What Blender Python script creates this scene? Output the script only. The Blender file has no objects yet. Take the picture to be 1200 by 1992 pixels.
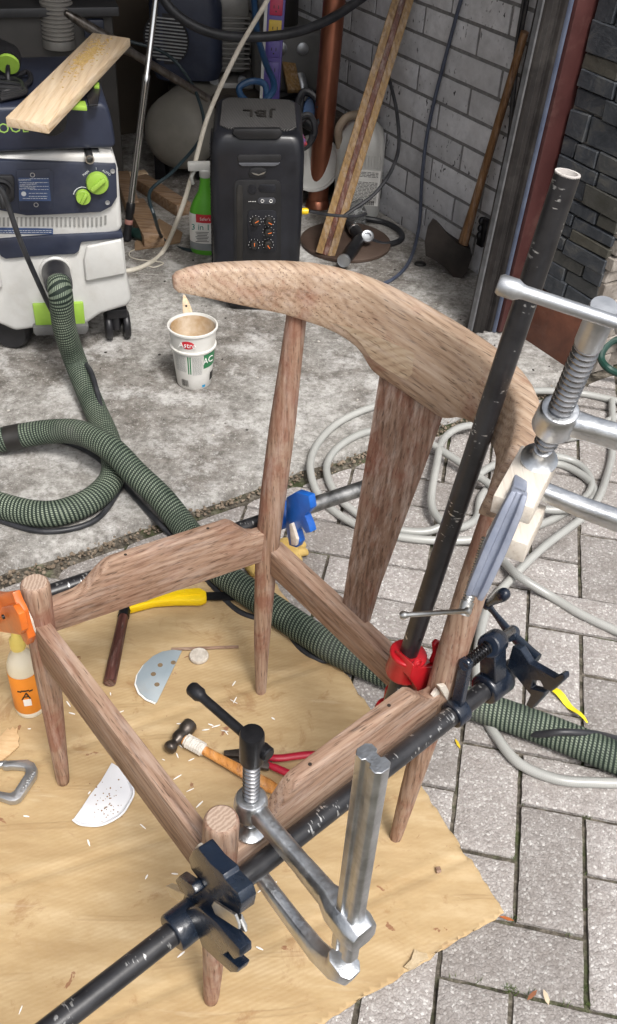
import bpy, bmesh, math, random
from mathutils import Vector, Matrix, noise
random.seed(7)
S = bpy.context.scene
COL = S.collection
V3 = Vector
rad = math.radians

# ------------------------------------------------------------------ camera
F_PX, CX, CY = 1900.0, 600.0, 996.0
PITCH, ROLL, CAM_H = rad(39.79), rad(3.52), 1.5
_f = V3((0, math.cos(PITCH), -math.sin(PITCH))); _r = V3((1, 0, 0)); _u = _r.cross(_f)
CR = _r*math.cos(ROLL) + _u*math.sin(ROLL)
CU = -_r*math.sin(ROLL) + _u*math.cos(ROLL)
CF = _f
EYE = V3((0, 0, CAM_H))
cam = bpy.data.cameras.new('camera'); camo = bpy.data.objects.new('camera', cam); COL.objects.link(camo)
cam.sensor_fit = 'VERTICAL'; cam.sensor_height = 36.0; cam.sensor_width = 36.0
cam.lens = 36.0*F_PX/1992.0
cam.clip_start = 0.02; cam.clip_end = 500
m = Matrix((CR, CU, -CF)).transposed().to_4x4(); m.translation = EYE
camo.matrix_world = m
S.camera = camo
S.render.resolution_x, S.render.resolution_y = 617, 1024

# ------------------------------------------------------------------ world, sun, exposure
SUN_EL, SUN_AZ = rad(58), rad(150)          # azimuth measured clockwise from +Y: light from the right, behind the camera
w = bpy.data.worlds.new('World'); S.world = w; w.use_nodes = True
nt = w.node_tree; nt.nodes.clear()
wo = nt.nodes.new('ShaderNodeOutputWorld'); bg = nt.nodes.new('ShaderNodeBackground')
sky = nt.nodes.new('ShaderNodeTexSky'); sky.sky_type = 'NISHITA'; sky.sun_disc = False
sky.sun_elevation = SUN_EL; sky.sun_rotation = SUN_AZ
sky.air_density = 1.0; sky.dust_density = 6.0; sky.ozone_density = 1.0
hs = nt.nodes.new('ShaderNodeHueSaturation'); hs.inputs['Saturation'].default_value = 0.35
nt.links.new(sky.outputs[0], hs.inputs['Color']); nt.links.new(hs.outputs[0], bg.inputs[0])
bg.inputs[1].default_value = 0.115
nt.links.new(bg.outputs[0], wo.inputs[0])
sl = bpy.data.lights.new('sun', 'SUN'); sl.energy = 1.5; sl.angle = rad(14); sl.color = (1.0, 0.97, 0.93)
so = bpy.data.objects.new('sun', sl); COL.objects.link(so)
sd = V3((math.sin(SUN_AZ)*math.cos(SUN_EL), math.cos(SUN_AZ)*math.cos(SUN_EL), math.sin(SUN_EL)))
so.rotation_euler = sd.to_track_quat('Z', 'Y').to_euler()
so.location = (3, -3, 6)
S.view_settings.view_transform = 'Standard'; S.view_settings.look = 'None'
S.view_settings.gamma = 1.0; S.view_settings.use_curve_mapping = False
S.view_settings.exposure = 0.72
S.render.engine = 'CYCLES'

# ------------------------------------------------------------------ measuring helpers (photo pixel -> point on a real plane of the place)
def ray(x, y): return CF + (CR*(x-CX) - CU*(y-CY))/F_PX
def G(x, y, z=0.0):
    v = ray(x, y); return EYE + v*((z-CAM_H)/v.z)
def AT(x, y, d): return EYE + ray(x, y)*d
def PL(x, y, n, c):
    v = ray(x, y); return EYE + v*((c-EYE.dot(n))/v.dot(n))
ER = V3((math.cos(rad(34.3)), math.sin(rad(34.3)), 0)); EN = V3((-ER.y, ER.x, 0)); EZ = V3((0, 0, 1))
def GF(r, n, z=0.0): return ER*r + EN*n + EZ*z
CC = V3((-.0977, .9566, 0)); CW = V3((.6462, -.7632, 0)); CD = V3((.7632, .6462, 0))
def CL(x, y, z=0.0): return CC + CW*x + CD*y + EZ*z

# ------------------------------------------------------------------ mesh builder
class MB:
    def __init__(s, M=None):
        s.bm = bmesh.new(); s.uv = s.bm.loops.layers.uv.new('UVMap'); s.M = M
    def v(s, p):
        p = V3(p)
        return s.bm.verts.new(s.M @ p if s.M else p)
    def face(s, vs):
        try: return s.bm.faces.new(vs)
        except ValueError: return None
    def box(s, c, size, rot=None):
        c = V3(c); h = V3(size)/2; vs = []
        for k in range(8):
            d = V3((h.x*(1 if k & 1 else -1), h.y*(1 if k & 2 else -1), h.z*(1 if k & 4 else -1)))
            vs.append(s.v(c + (rot @ d if rot else d)))
        for f in ((0,2,3,1),(4,5,7,6),(0,1,5,4),(2,6,7,3),(0,4,6,2),(1,3,7,5)): s.face([vs[i] for i in f])
        return s
    def beam(s, a, b, wd, ht, up=EZ):
        a, b = V3(a), V3(b); d = (b-a); L = d.length; d.normalize()
        sx = d.cross(up).normalized(); sz = sx.cross(d)
        return s.box((a+b)/2, (wd, L, ht), Matrix((sx, d, sz)).transposed())
    def rings(s, R, capa=True, capb=True, closed=False, ulen=None):
        n = len(R[0]); vr = [[s.v(p) for p in r] for r in R]; N = len(vr)
        for i in range(N if closed else N-1):
            a, b = vr[i], vr[(i+1) % N]
            for k in range(n):
                f = s.face([a[k], a[(k+1) % n], b[(k+1) % n], b[k]])
                if f and ulen:
                    u0, u1 = ulen[i], ulen[i+1] if i+1 < len(ulen) else ulen[-1]+.01
                    for l, (uu, vv) in zip(f.loops, ((u0,k/n),(u0,(k+1)/n),(u1,(k+1)/n),(u1,k/n))): l[s.uv].uv = (uu, vv)
        if not closed:
            if capa: s.face(list(reversed(vr[0])))
            if capb: s.face(vr[-1])
        return s
    def tube(s, pts, r, n=10, closed=False, caps=True, flat=1.0, up=None):
        pts = [V3(p) for p in pts]; N = len(pts); R = []; ul = []; acc = 0
        t0 = (pts[1]-pts[0]).normalized()
        ref = up if up else (V3((0,0,1)) if abs(t0.z) < .9 else V3((1,0,0)))
        nx = t0.cross(ref).normalized()
        for i in range(N):
            if closed: t = pts[(i+1) % N]-pts[i-1]
            else: t = pts[min(i+1, N-1)]-pts[max(i-1, 0)]
            t.normalize()
            nx = (nx - t*nx.dot(t)).normalized(); ny = nx.cross(t)
            rr = r[i] if isinstance(r, (list, tuple)) else r
            R.append([pts[i] + (nx*math.cos(2*math.pi*k/n) + ny*math.sin(2*math.pi*k/n)*flat)*rr for k in range(n)])
            ul.append(acc); acc += (pts[min(i+1, N-1)]-pts[i]).length
        return s.rings(R, caps, caps, closed, ul)
    def cyl(s, a, b, r0, r1=None, n=18, caps=True):
        a, b = V3(a), V3(b); t = (b-a).normalized()
        nx = t.orthogonal().normalized(); ny = nx.cross(t); r1 = r0 if r1 is None else r1
        R = [[p + (nx*math.cos(2*math.pi*k/n) + ny*math.sin(2*math.pi*k/n))*q for k in range(n)] for p, q in ((a, r0), (b, r1))]
        return s.rings(R, caps, caps, ulen=[0, (b-a).length])
    def lathe(s, prof, a=(0,0,0), axis=(0,0,1), n=24, caps=True, flat=1.0, nx=None):
        a = V3(a); t = V3(axis).normalized(); nx = V3(nx) if nx else (V3((1,0,0)) if abs(t.x) < .7 else V3((0,1,0)))
        nx = (nx - t*nx.dot(t)).normalized(); ny = t.cross(nx)
        R = [[a + t*h + (nx*math.cos(2*math.pi*k/n) + ny*math.sin(2*math.pi*k/n)*flat)*max(r, 1e-5) for k in range(n)] for r, h in prof]
        return s.rings(R, caps, caps)
    def prism(s, top, off):
        # polygon (list of 3D points) extruded by vector off
        n = len(top); a = [s.v(p) for p in top]; b = [s.v(V3(p)+V3(off)) for p in top]
        s.face(a); s.face(list(reversed(b)))
        for k in range(n): s.face([a[k], b[k], b[(k+1) % n], a[(k+1) % n]])
        return s
    def spring(s, a, b, R, r, turns, n=6, seg=12):
        a, b = V3(a), V3(b); t = (b-a); L = t.length; t.normalize(); nx = t.orthogonal().normalized(); ny = nx.cross(t)
        N = int(turns*seg)
        pts = [a + t*(L*i/N) + (nx*math.cos(2*math.pi*i/seg) + ny*math.sin(2*math.pi*i/seg))*R for i in range(N+1)]
        return s.tube(pts, r, n)
    def ball(s, c, r, sc=(1,1,1), n=14, rot=None):
        c = V3(c); R = []
        for i in range(1, n//2+3):
            th = math.pi*i/(n//2+3)
            R.append([c + (lambda d: rot @ d if rot else d)(V3((math.sin(th)*math.cos(2*math.pi*k/n)*sc[0]*r, math.sin(th)*math.sin(2*math.pi*k/n)*sc[1]*r, math.cos(th)*sc[2]*r))) for k in range(n)])
        return s.rings(R)
    def build(s, name, mat, root=None, bevel=0, seg=2, ang=32, smooth=True):
        bm = s.bm
        bmesh.ops.remove_doubles(bm, verts=bm.verts, dist=1e-6)
        bmesh.ops.recalc_face_normals(bm, faces=bm.faces)
        if bevel:
            es = [e for e in bm.edges if len(e.link_faces) == 2 and e.calc_face_angle(0) > rad(35)]
            bmesh.ops.bevel(bm, geom=es, offset=bevel, offset_type='OFFSET', segments=seg, profile=.5, affect='EDGES', clamp_overlap=True)
        if smooth:
            for f in bm.faces: f.smooth = True
            for e in bm.edges:
                if len(e.link_faces) != 2 or e.calc_face_angle(0) > rad(ang): e.smooth = False
        me = bpy.data.meshes.new(name); bm.to_mesh(me); bm.free()
        if mat: me.materials.append(mat)
        o = bpy.data.objects.new(name, me); COL.objects.link(o)
        if root: adopt(o, root)
        return o

def gm(o):
    m = Matrix.LocRotScale(o.location, o.rotation_euler, o.scale)
    return gm(o.parent) @ m if o.parent else m
def adopt(o, root):
    if o.type == 'MESH': o.data.transform(gm(root).inverted())
    o.parent = root; return o
def tag(o, label, cat, group=None):
    o['label'] = label; o['category'] = cat
    if group: o['group'] = group
    return o
def thing(name, label, cat, loc=(0,0,0), M=None, group=None):
    o = bpy.data.objects.new(name, None); COL.objects.link(o); o.empty_display_size = .05
    if M is not None:
        o.location = M.translation; o.rotation_euler = M.to_euler()
    else: o.location = loc
    return tag(o, label, cat, group)
def solo(o, label, cat, base=None, group=None):
    # a thing that is one mesh: move its origin to its base
    if base is not None:
        o.data.transform(Matrix.Translation(-V3(base))); o.location = base
    return tag(o, label, cat, group)
def struct(o): o['kind'] = 'structure'; return o
def frame(x, y, z, o):
    mm = Matrix((V3(x), V3(y), V3(z))).transposed().to_4x4(); mm.translation = V3(o); return mm
def text(s, size, org, xd, yd, mat, root, name='lettering', depth=.0004, font_sx=1.0, align='CENTER'):
    cu = bpy.data.curves.new('t', 'FONT'); cu.body = s; cu.size = size; cu.extrude = depth; cu.align_x = align; cu.align_y = 'CENTER'
    cu.resolution_u = 2
    ob = bpy.data.objects.new('t', cu)
    me = bpy.data.meshes.new_from_object(ob); bpy.data.objects.remove(ob); bpy.data.curves.remove(cu)
    xd, yd = V3(xd).normalized(), V3(yd).normalized()
    mm = frame(xd*font_sx, yd, xd.cross(yd), org); me.transform(mm)
    me.name = name; me.materials.append(mat)
    o = bpy.data.objects.new(name, me); COL.objects.link(o)
    return adopt(o, root)
def crom(pts, n=8, closed=False):
    pts = [V3(p) for p in pts]; N = len(pts); out = []
    for i in range(N if closed else N-1):
        p0 = pts[(i-1) % N] if closed or i > 0 else pts[0]*2-pts[1]
        p1, p2 = pts[i], pts[(i+1) % N]
        p3 = pts[(i+2) % N] if closed or i+2 < N else p2*2-p1
        for k in range(n):
            t = k/n
            out.append(.5*((2*p1) + (p2-p0)*t + (2*p0-5*p1+4*p2-p3)*t*t + (3*p1-p0-3*p2+p3)*t**3))
    if not closed: out.append(pts[-1])
    return out

# ------------------------------------------------------------------ materials
MATS = {}
class NB:
    def __init__(s, name):
        s.mat = bpy.data.materials.new(name); s.mat.use_nodes = True; s.t = s.mat.node_tree; s.t.nodes.clear()
        s.out = s.n('ShaderNodeOutputMaterial'); s.p = s.n('ShaderNodeBsdfPrincipled'); s.l(s.p.outputs[0], s.out.inputs[0])
    def n(s, t, **k):
        o = s.t.nodes.new(t)
        for a, b in k.items(): setattr(o, a, b)
        return o
    def l(s, a, b): s.t.links.new(a, b)
    def set(s, sock, val):
        if hasattr(val, 'is_output'): s.l(val, sock)
        else: sock.default_value = val
    def coord(s, kind='Object', scale=(1,1,1), rot=(0,0,0), loc=(0,0,0), src=None):
        if src is None:
            if kind == 'World': src = s.n('ShaderNodeNewGeometry').outputs['Position']
            else: src = s.n('ShaderNodeTexCoord').outputs[kind]
        mp = s.n('ShaderNodeMapping'); s.l(src, mp.inputs[0])
        mp.inputs['Scale'].default_value = scale; mp.inputs['Rotation'].default_value = rot; mp.inputs['Location'].default_value = loc
        return mp.outputs[0]
    def noise(s, vec, scale, detail=4, rough=.55, dist=0, out=0):
        o = s.n('ShaderNodeTexNoise'); s.l(vec, o.inputs['Vector']); o.inputs['Scale'].default_value = scale
        o.inputs['Detail'].default_value = detail; o.inputs['Roughness'].default_value = rough; o.inputs['Distortion'].default_value = dist
        return o.outputs[out]
    def vor(s, vec, scale, feature='F1', out='Distance', rnd=1.0):
        o = s.n('ShaderNodeTexVoronoi', feature=feature); s.l(vec, o.inputs['Vector']); o.inputs['Scale'].default_value = scale
        o.inputs['Randomness'].default_value = rnd
        return o.outputs[out]
    def wave(s, vec, scale, dist=0, detail=2, dscale=1, axis='X', typ='BANDS', prof='SIN'):
        o = s.n('ShaderNodeTexWave', wave_type=typ, wave_profile=prof)
        if typ == 'BANDS': o.bands_direction = axis
        else: o.rings_direction = axis
        s.l(vec, o.inputs['Vector']); o.inputs['Scale'].default_value = scale; o.inputs['Distortion'].default_value = dist
        o.inputs['Detail'].default_value = detail; o.inputs['Detail Scale'].default_value = dscale
        return o.outputs['Fac']
    def ramp(s, fac, stops, interp='LINEAR'):
        o = s.n('ShaderNodeValToRGB'); s.l(fac, o.inputs[0]); cr = o.color_ramp; cr.interpolation = interp
        while len(cr.elements) < len(stops): cr.elements.new(.5)
        for e, (pos, c) in zip(cr.elements, stops):
            e.position = pos; e.color = (*c, 1) if isinstance(c, (tuple, list)) else (c, c, c, 1)
        return o.outputs[0]
    def mix(s, fac, a, b, mode='MIX'):
        o = s.n('ShaderNodeMix', data_type='RGBA', blend_type=mode)
        s.set(o.inputs[0], fac)
        for i, q in ((6, a), (7, b)):
            if isinstance(q, (tuple, list)): q = (*q, 1) if len(q) == 3 else q
            s.set(o.inputs[i], q)
        return o.outputs[2]
    def math(s, op, a, b=0.0, c=0.0):
        o = s.n('ShaderNodeMath', operation=op); s.set(o.inputs[0], a); s.set(o.inputs[1], b); s.set(o.inputs[2], c); return o.outputs[0]
    def bump(s, h, strength=.3, dist=.002, chain=None):
        o = s.n('ShaderNodeBump'); s.l(h, o.inputs['Height']); o.inputs['Strength'].default_value = strength; o.inputs['Distance'].default_value = dist
        if chain: s.l(chain, o.inputs['Normal'])
        return o.outputs[0]
    def done(s, color, rough=.6, metal=0, normal=None, spec=.5, **k):
        s.set(s.p.inputs['Base Color'], (*color, 1) if isinstance(color, tuple) and len(color) == 3 else color)
        s.set(s.p.inputs['Roughness'], rough); s.set(s.p.inputs['Metallic'], metal)
        s.p.inputs['Specular IOR Level'].default_value = spec
        if normal: s.l(normal, s.p.inputs['Normal'])
        for a, b in k.items(): s.set(s.p.inputs[a.replace('_', ' ')], b)
        return s.mat

def pm(name, c, c2=None, scale=30, rough=.5, metal=0, bump=.15, bdist=.001, bscale=None, lo=.35, hi=.65, stretch=(1,1,1), rvar=.12, spec=.5, dust=0, dustc=(.45,.42,.38), **k):
    """plain procedural surface: two tones by noise, roughness variation, fine relief and optional dust/wear blotches"""
    if name in MATS: return MATS[name]
    b = NB(name); v = b.coord('Object', stretch)
    n1 = b.noise(v, scale, 6, .6)
    col = b.ramp(n1, [(lo, c), (hi, c2 or tuple(min(1, x*1.25) for x in c))])
    if dust:
        n2 = b.noise(b.coord('Object'), scale*.35, 8, .72, .3)
        col = b.mix(b.ramp(n2, [(.5, 0.0), (.72, dust)]), col, dustc)
    r = b.math('MULTIPLY_ADD', n1, rvar*2, rough-rvar)
    nb = b.noise(b.coord('Object'), bscale or scale*6, 4)
    MATS[name] = b.done(col, r, metal, b.bump(nb, bump, bdist), spec, **k)
    return MATS[name]

def wood(name, light, mid, dark, axis, ring=9, pores=1.0, rough=.62, red=0.0, wob=1.0, streak=(.62,.80), chalk=.32, tilt=.10):
    """sanded hardwood, grain running along the given axis of the thing"""
    if name in MATS: return MATS[name]
    b = NB(name)
    def vec(l, c):
        sc = [c, c, c]; sc['XYZ'.index(axis)] = l
        return b.coord('Object', tuple(sc))
    rings = b.wave(vec(tilt, 1.0), ring*5.0, 7.0*wob, 3, .8, 'DIAGONAL')
    rings = b.ramp(rings, [(0, .0), (.25, .5), (.7, .85), (1.0, 1.0)])
    n2 = b.noise(vec(1.3, 45), 5, 4, .6); g1 = b.noise(vec(1.2, 9), 2.4, 3, .5)
    fac = b.math('ADD', b.math('ADD', b.math('MULTIPLY', b.math('MULTIPLY', rings, g1), .30), b.math('MULTIPLY', n2, .62)), b.math('MULTIPLY_ADD', g1, .40, -.10))
    col = b.ramp(fac, [(.25, dark), (.46, mid), (.74, light)])
    po = b.ramp(b.noise(vec(14, 210), 2.4, 2, .5), [(.30, 1.0), (.41, 0.0)])
    col = b.mix(b.math('MULTIPLY', po, .72*pores), col, tuple(x*.33 for x in dark))
    st = b.ramp(b.noise(b.coord('Object'), 9, 6, .7, .6), [(streak[0]-.14, 0.0), (streak[1]-.14, 1.0)])
    col = b.mix(b.math('MULTIPLY', st, red), col, (.20, .055, .032))
    du = b.ramp(b.noise(vec(5, 34), 2.0, 7, .72), [(.48, 0.0), (.70, chalk)])
    col = b.mix(du, col, (.62,.53,.47))
    h = b.math('SUBTRACT', b.math('MULTIPLY', n2, .4), po)
    MATS[name] = b.done(col, b.math('MULTIPLY_ADD', n2, .2, rough-.1), 0, b.bump(h, .35, .0008), .35)
    return MATS[name]
from mathutils.bvhtree import BVHTree
def drape(objs, pts, off=.0008):
    """lay points that are seen along the camera ray onto the surface of an already built part"""
    out = []
    trees = []
    for o in objs:
        mw = gm(o); trees.append(BVHTree.FromPolygons([mw @ v.co for v in o.data.vertices], [tuple(p.vertices) for p in o.data.polygons]))
    for x, y in pts:
        best = None
        for t_ in trees:
            r_ = t_.ray_cast(EYE, ray(x, y).normalized())
            if r_[0] is not None and (best is None or r_[3] < best[3]): best = r_
        out.append(best[0] - ray(x, y).normalized()*off if best else None)
    return out

# ================================================================== SETTING
def jit(s): return random.uniform(-s, s)
# ---- driveway: joint bed and herringbone pavers
def bed_mat():
    b = NB('joint sand and moss'); v = b.coord('World')
    n = b.noise(v, 60, 6, .65); n2 = b.noise(v, 6.5, 5, .7)
    col = b.ramp(n, [(.3, (.025,.022,.018)), (.5, (.095,.083,.066)), (.7, (.23,.205,.17))])
    col = b.mix(b.ramp(n2, [(.52, 0.0), (.62, .7)]), col, b.ramp(n, [(.3, (.020,.032,.010)), (.7, (.085,.11,.035))]))
    return b.done(col, .95, 0, b.bump(n, .9, .006), .2)
def paver_mat():
    b = NB('exposed aggregate paver'); oi = b.n('ShaderNodeObjectInfo')
    geo = b.n('ShaderNodeNewGeometry').outputs['Position']
    add = b.n('ShaderNodeVectorMath', operation='MULTIPLY_ADD'); b.l(geo, add.inputs[0]); add.inputs[1].default_value = (1,1,1)
    cmb = b.n('ShaderNodeCombineXYZ'); b.l(b.math('MULTIPLY', oi.outputs['Random'], 37.0), cmb.inputs[0]); b.l(cmb.outputs[0], add.inputs[2])
    v = add.outputs[0]
    wob = b.n('ShaderNodeVectorMath', operation='MULTIPLY_ADD')
    b.l(b.noise(v, 170, 2, .5, 0, 1), wob.inputs[0]); wob.inputs[1].default_value = (.006,.006,.006); b.l(v, wob.inputs[2])
    c1 = b.vor(wob.outputs[0], 230, 'F1', 'Color'); d1 = b.vor(wob.outputs[0], 230, 'F1', 'Distance')
    sep = b.n('ShaderNodeSeparateColor'); b.l(c1, sep.inputs[0])
    chip = b.ramp(sep.outputs[0], [(.0, (.20,.182,.178)), (.25, (.30,.278,.272)), (.6, (.38,.358,.352)), (.86, (.47,.452,.448)), (.97, (.70,.69,.685))])
    edge = b.ramp(d1, [(.35, 0.0), (.75, 1.0)])
    col = b.mix(b.math('MULTIPLY', edge, .42), chip, (.22,.20,.193))
    col = b.mix(.30, col, (.355,.338,.325)); big = b.noise(v, 13, 6, .65)
    col = b.mix(b.ramp(big, [(.38, .38), (.6, 0.0)]), col, (.21,.185,.17))
    tint = b.ramp(oi.outputs['Random'], [(0, (.82,.81,.785)), (.5, (1.02,1.01,.985)), (1, (1.14,1.13,1.11))])
    col = b.mix(1.0, col, tint, 'MULTIPLY')
    h = b.math('SUBTRACT', sep.outputs[1], b.math('MULTIPLY', edge, 1.2))
    return b.done(col, .85, 0, b.bump(h, .55, .0016), .3)
M_bed, M_pav = bed_mat(), paver_mat()
gb = MB(); R_ = 40
for pts in ([(-R_,-R_,-.022),(R_,-R_,-.022),(R_,R_,-.022),(-R_,R_,-.022)],): gb.face([gb.v(p) for p in pts])
ground = struct(gb.build('ground', pm('packed earth', (.16,.14,.115), (.25,.22,.19), 3, .95, bump=.6, bdist=.01, bscale=40)))
db = MB()
NX = 44; X0, X1, Y0, Y1 = -1.6, 2.6, -1.2, 3.4
vv = [[db.v((X0+(X1-X0)*i/NX, Y0+(Y1-Y0)*j/NX, -.0085+.0035*noise.noise(V3((i*2.3, j*2.3, 1))))) for i in range(NX+1)] for j in range(NX+1)]
for j in range(NX):
    for i in range(NX): db.face([vv[j][i], vv[j][i+1], vv[j+1][i+1], vv[j+1][i]])
driveway = struct(db.build('driveway', M_bed))
U = .1134; GA = rad(-9.33); E1 = V3((math.cos(GA), math.sin(GA), 0)); E2 = V3((-math.sin(GA), math.cos(GA), 0)); GO = G(851.7, 1898)
def paver_mesh(k):
    mb = MB(); J = .0082; L, W_, H = 2*U-J, U-J, .05
    nx, ny = 13, 7; top = []
    def sink(x, y):
        e = min(L/2-abs(x), W_/2-abs(y)); return -.0032*max(0, 1-e/.007)**2 + .0009*noise.noise(V3((x*60, y*60, k*5)))
    def gx(i): t = i/nx; return -L/2 + L*(t*t*(3-2*t)*.35+t*.65)
    def gy(j): t = j/ny; return -W_/2 + W_*(t*t*(3-2*t)*.35+t*.65)
    def pos(i, j):
        x, y = gx(i), gy(j); z = sink(x, y)
        ed = (i in (0, nx)) or (j in (0, ny)); w_ = .0016 if ed else 0
        return (x + w_*noise.noise(V3((x*70, y*70, k*3+9))), y + w_*noise.noise(V3((x*70, y*70, k*3+20))), z)
    g = [[mb.v(pos(i, j)) for i in range(nx+1)] for j in range(ny+1)]
    for j in range(ny):
        for i in range(nx): mb.face([g[j][i], g[j][i+1], g[j+1][i+1], g[j+1][i]])
    rim = [g[0][i] for i in range(nx+1)] + [g[j][nx] for j in range(1, ny+1)] + [g[ny][i] for i in range(nx-1, -1, -1)] + [g[j][0] for j in range(ny-1, 0, -1)]
    lo = [mb.bm.verts.new(v.co - V3((0,0,H))) for v in rim]; n = len(rim)
    for q in range(n): mb.face([rim[q], lo[q], lo[(q+1) % n], rim[(q+1) % n]])
    o = mb.build('paver', M_pav, ang=50); me = o.data; bpy.data.objects.remove(o); return me
PM = [paver_mesh(k) for k in range(6)]
SLAB_N = 1.63
np_ = 0
for i in range(-18, 24):
    for j in range(-18, 24):
        s_ = (i+j) % 4
        if s_ not in (0, 2): continue
        ctr = GO + E1*U*(i + (1 if s_ == 0 else .5)) + E2*U*(j + (.5 if s_ == 0 else 1))
        n_ = ctr.dot(EN)
        if ctr.y < .35 or ctr.x > 1.75 or ctr.x < -1.05 or n_ > SLAB_N+.04 or ctr.y > 2.6: continue
        if ctr.x < -.2 and ctr.y < .95: continue            # hidden far under the cardboard
        me = random.choice(PM); a = GA + (0 if s_ == 0 else math.pi/2) + random.choice((0, math.pi)) + jit(.006)
        if n_ > SLAB_N-.15:
            me = me.copy(); bm = bmesh.new(); bm.from_mesh(me)
            mw = Matrix.Translation(ctr) @ Matrix.Rotation(a, 4, 'Z'); inv = mw.inverted()
            bmesh.ops.bisect_plane(bm, geom=bm.verts[:]+bm.edges[:]+bm.faces[:], plane_co=inv @ (EN*(SLAB_N-.045)), plane_no=inv.to_3x3() @ EN, clear_outer=True)
            es = [e for e in bm.edges if e.is_boundary]
            if not bm.faces: bm.free(); continue
            bm.to_mesh(me); bm.free()
        o = bpy.data.objects.new('paver', me); COL.objects.link(o)
        o.location = ctr + V3((jit(.0012), jit(.0012), jit(.0026))); o.rotation_euler = (jit(.008), jit(.004), a)
        o.parent = driveway; np_ += 1

# ---- garage floor slab with a broken front edge
def concrete_mat():
    b = NB('old stained concrete'); v = b.coord('World')
    a = b.noise(v, 2.6, 8, .68, .4); f = b.noise(v, 34, 7, .7); sp = b.noise(v, 260, 3, .6)
    col = b.ramp(f, [(.3, (.16,.152,.14)), (.5, (.33,.32,.30)), (.70, (.50,.49,.47))])
    col = b.mix(b.ramp(a, [(.39, 0.0), (.58, .85)]), col, b.ramp(f, [(.35, (.075,.066,.056)), (.65, (.185,.165,.145))]))
    wh = b.noise(b.coord('World', loc=(7, 3, 1)), 7, 9, .75, .2)
    col = b.mix(b.ramp(wh, [(.51, 0.0), (.64, .75)]), col, (.58,.57,.555))
    col = b.mix(b.ramp(sp, [(.62, 0.0), (.72, .65)]), col, (.62,.60,.58))
    col = b.mix(b.ramp(sp, [(.27, .8), (.36, 0.0)]), col, (.06,.055,.05))
    m2 = b.noise(v, 95, 6, .75); col = b.mix(b.ramp(m2, [(.36, .55), (.47, 0.0)]), col, (.10,.092,.082)); col = b.mix(b.ramp(m2, [(.56, 0.0), (.66, .6)]), col, (.58,.57,.55))
    # long pale scratches
    scv = b.coord('World', (1.2, 150, 1), (0, 0, rad(52))); sc_ = b.noise(scv, 1.0, 2, .4); zn = b.noise(b.coord('World', loc=(2, 8, 0)), 1.7, 2)
    col = b.mix(b.math('MULTIPLY', b.ramp(sc_, [(.70, 0.0), (.74, .7)]), b.ramp(zn, [(.45, 0.0), (.6, 1.0)])), col, (.62,.60,.57))
    return b.done(col, .88, 0, b.bump(f, .35, .004, b.bump(sp, .4, .0015, b.bump(m2, .4, .002))), .3)
M_conc = concrete_mat()
fb = MB(); NR, NN = 170, 6
def lip(r): return SLAB_N + .012*noise.noise(V3((r*9, 0, 0))) + .007*noise.noise(V3((r*38, 3, 0))) + (.02*max(0, noise.noise(V3((r*5, 8, 2)))-.1))
RA, RB = -2.6, 2.185
rows = []
for n_ in [None, 0, .006, .05, 3.2]:
    row = []
    for q in range(NR+1):
        r = RA + (RB-RA)*q/NR
        if n_ is None: p = GF(r, lip(r)-.004, -.03)
        elif n_ == 0: p = GF(r, lip(r), .009+.003*noise.noise(V3((r*40, 1, 1))))
        else: p = GF(r, (lip(r) if n_ < .04 else SLAB_N)+n_, .016)
        row.append(fb.v(p))
    rows.append(row)
for a, c in zip(rows, rows[1:]):
    for q in range(NR): fb.face([a[q], a[q+1], c[q+1], c[q]])
garage_floor = struct(fb.build('garage_floor', M_conc, ang=60))
FZ = .016
# dirt and litter in the seam between slab and pavers
ds = MB()
for q in range(900):
    r = random.uniform(-.3, 2.0); n_ = SLAB_N - .018 + random.gauss(0, .011)
    c = GF(r, n_, -.004+random.uniform(0, .006)); sz = random.uniform(.0015, .006)
    rot = Matrix.Rotation(random.uniform(0, 6), 3, 'Z') @ Matrix.Rotation(random.uniform(0, 3), 3, 'X')
    ds.ball(c, sz, (1, random.uniform(.5, 1), random.uniform(.4, .9)), 5, rot)
seam = ds.build('dirt_and_crumbs', pm('crumbly dirt', (.10,.075,.05), (.30,.24,.18), 40, .95, bump=.5), ang=20); seam['kind'] = 'stuff'
seam['label'] = 'brown dirt and crumbs in the seam between slab and pavers'; seam['category'] = 'dirt'
# moss tufts in the paver joints
ms = MB()
for (px, py, n_) in [(1010,1563,9),(1140,1592,22),(1001,1670,6),(1003,1788,22),(990,1790,14),(1110,1815,10),(1138,1770,8),(993,1928,26),(985,1922,16),(1000,1935,8),(1141,1955,16),(1140,1925,10),(1100,1955,8),(1030,1935,6),(890,1500,6),(1135,1700,6),(1080,1806,8),(930,1910,8),(880,1900,6),(1012,1500,5),(1136,1660,6)]:
    for _ in range(n_):
        c = G(px+random.gauss(0, 6), py+random.gauss(0, 3), -.006); h = random.uniform(.004, .011); a = random.uniform(0, 6.28)
        d = V3((math.cos(a), math.sin(a), 0)); t = c + EZ*h + d*h*random.uniform(.2, 1.1); sdv = V3((-d.y, d.x, 0))*.0007
        ms.face([ms.v(c-sdv), ms.v(c+sdv), ms.v(t)])
moss = ms.build('moss_tufts', pm('moss', (.035,.06,.012), (.11,.15,.035), 200, .8)); moss['kind'] = 'stuff'
moss['label'] = 'tiny green moss and grass tufts in the paver joints'; moss['category'] = 'moss'

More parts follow.
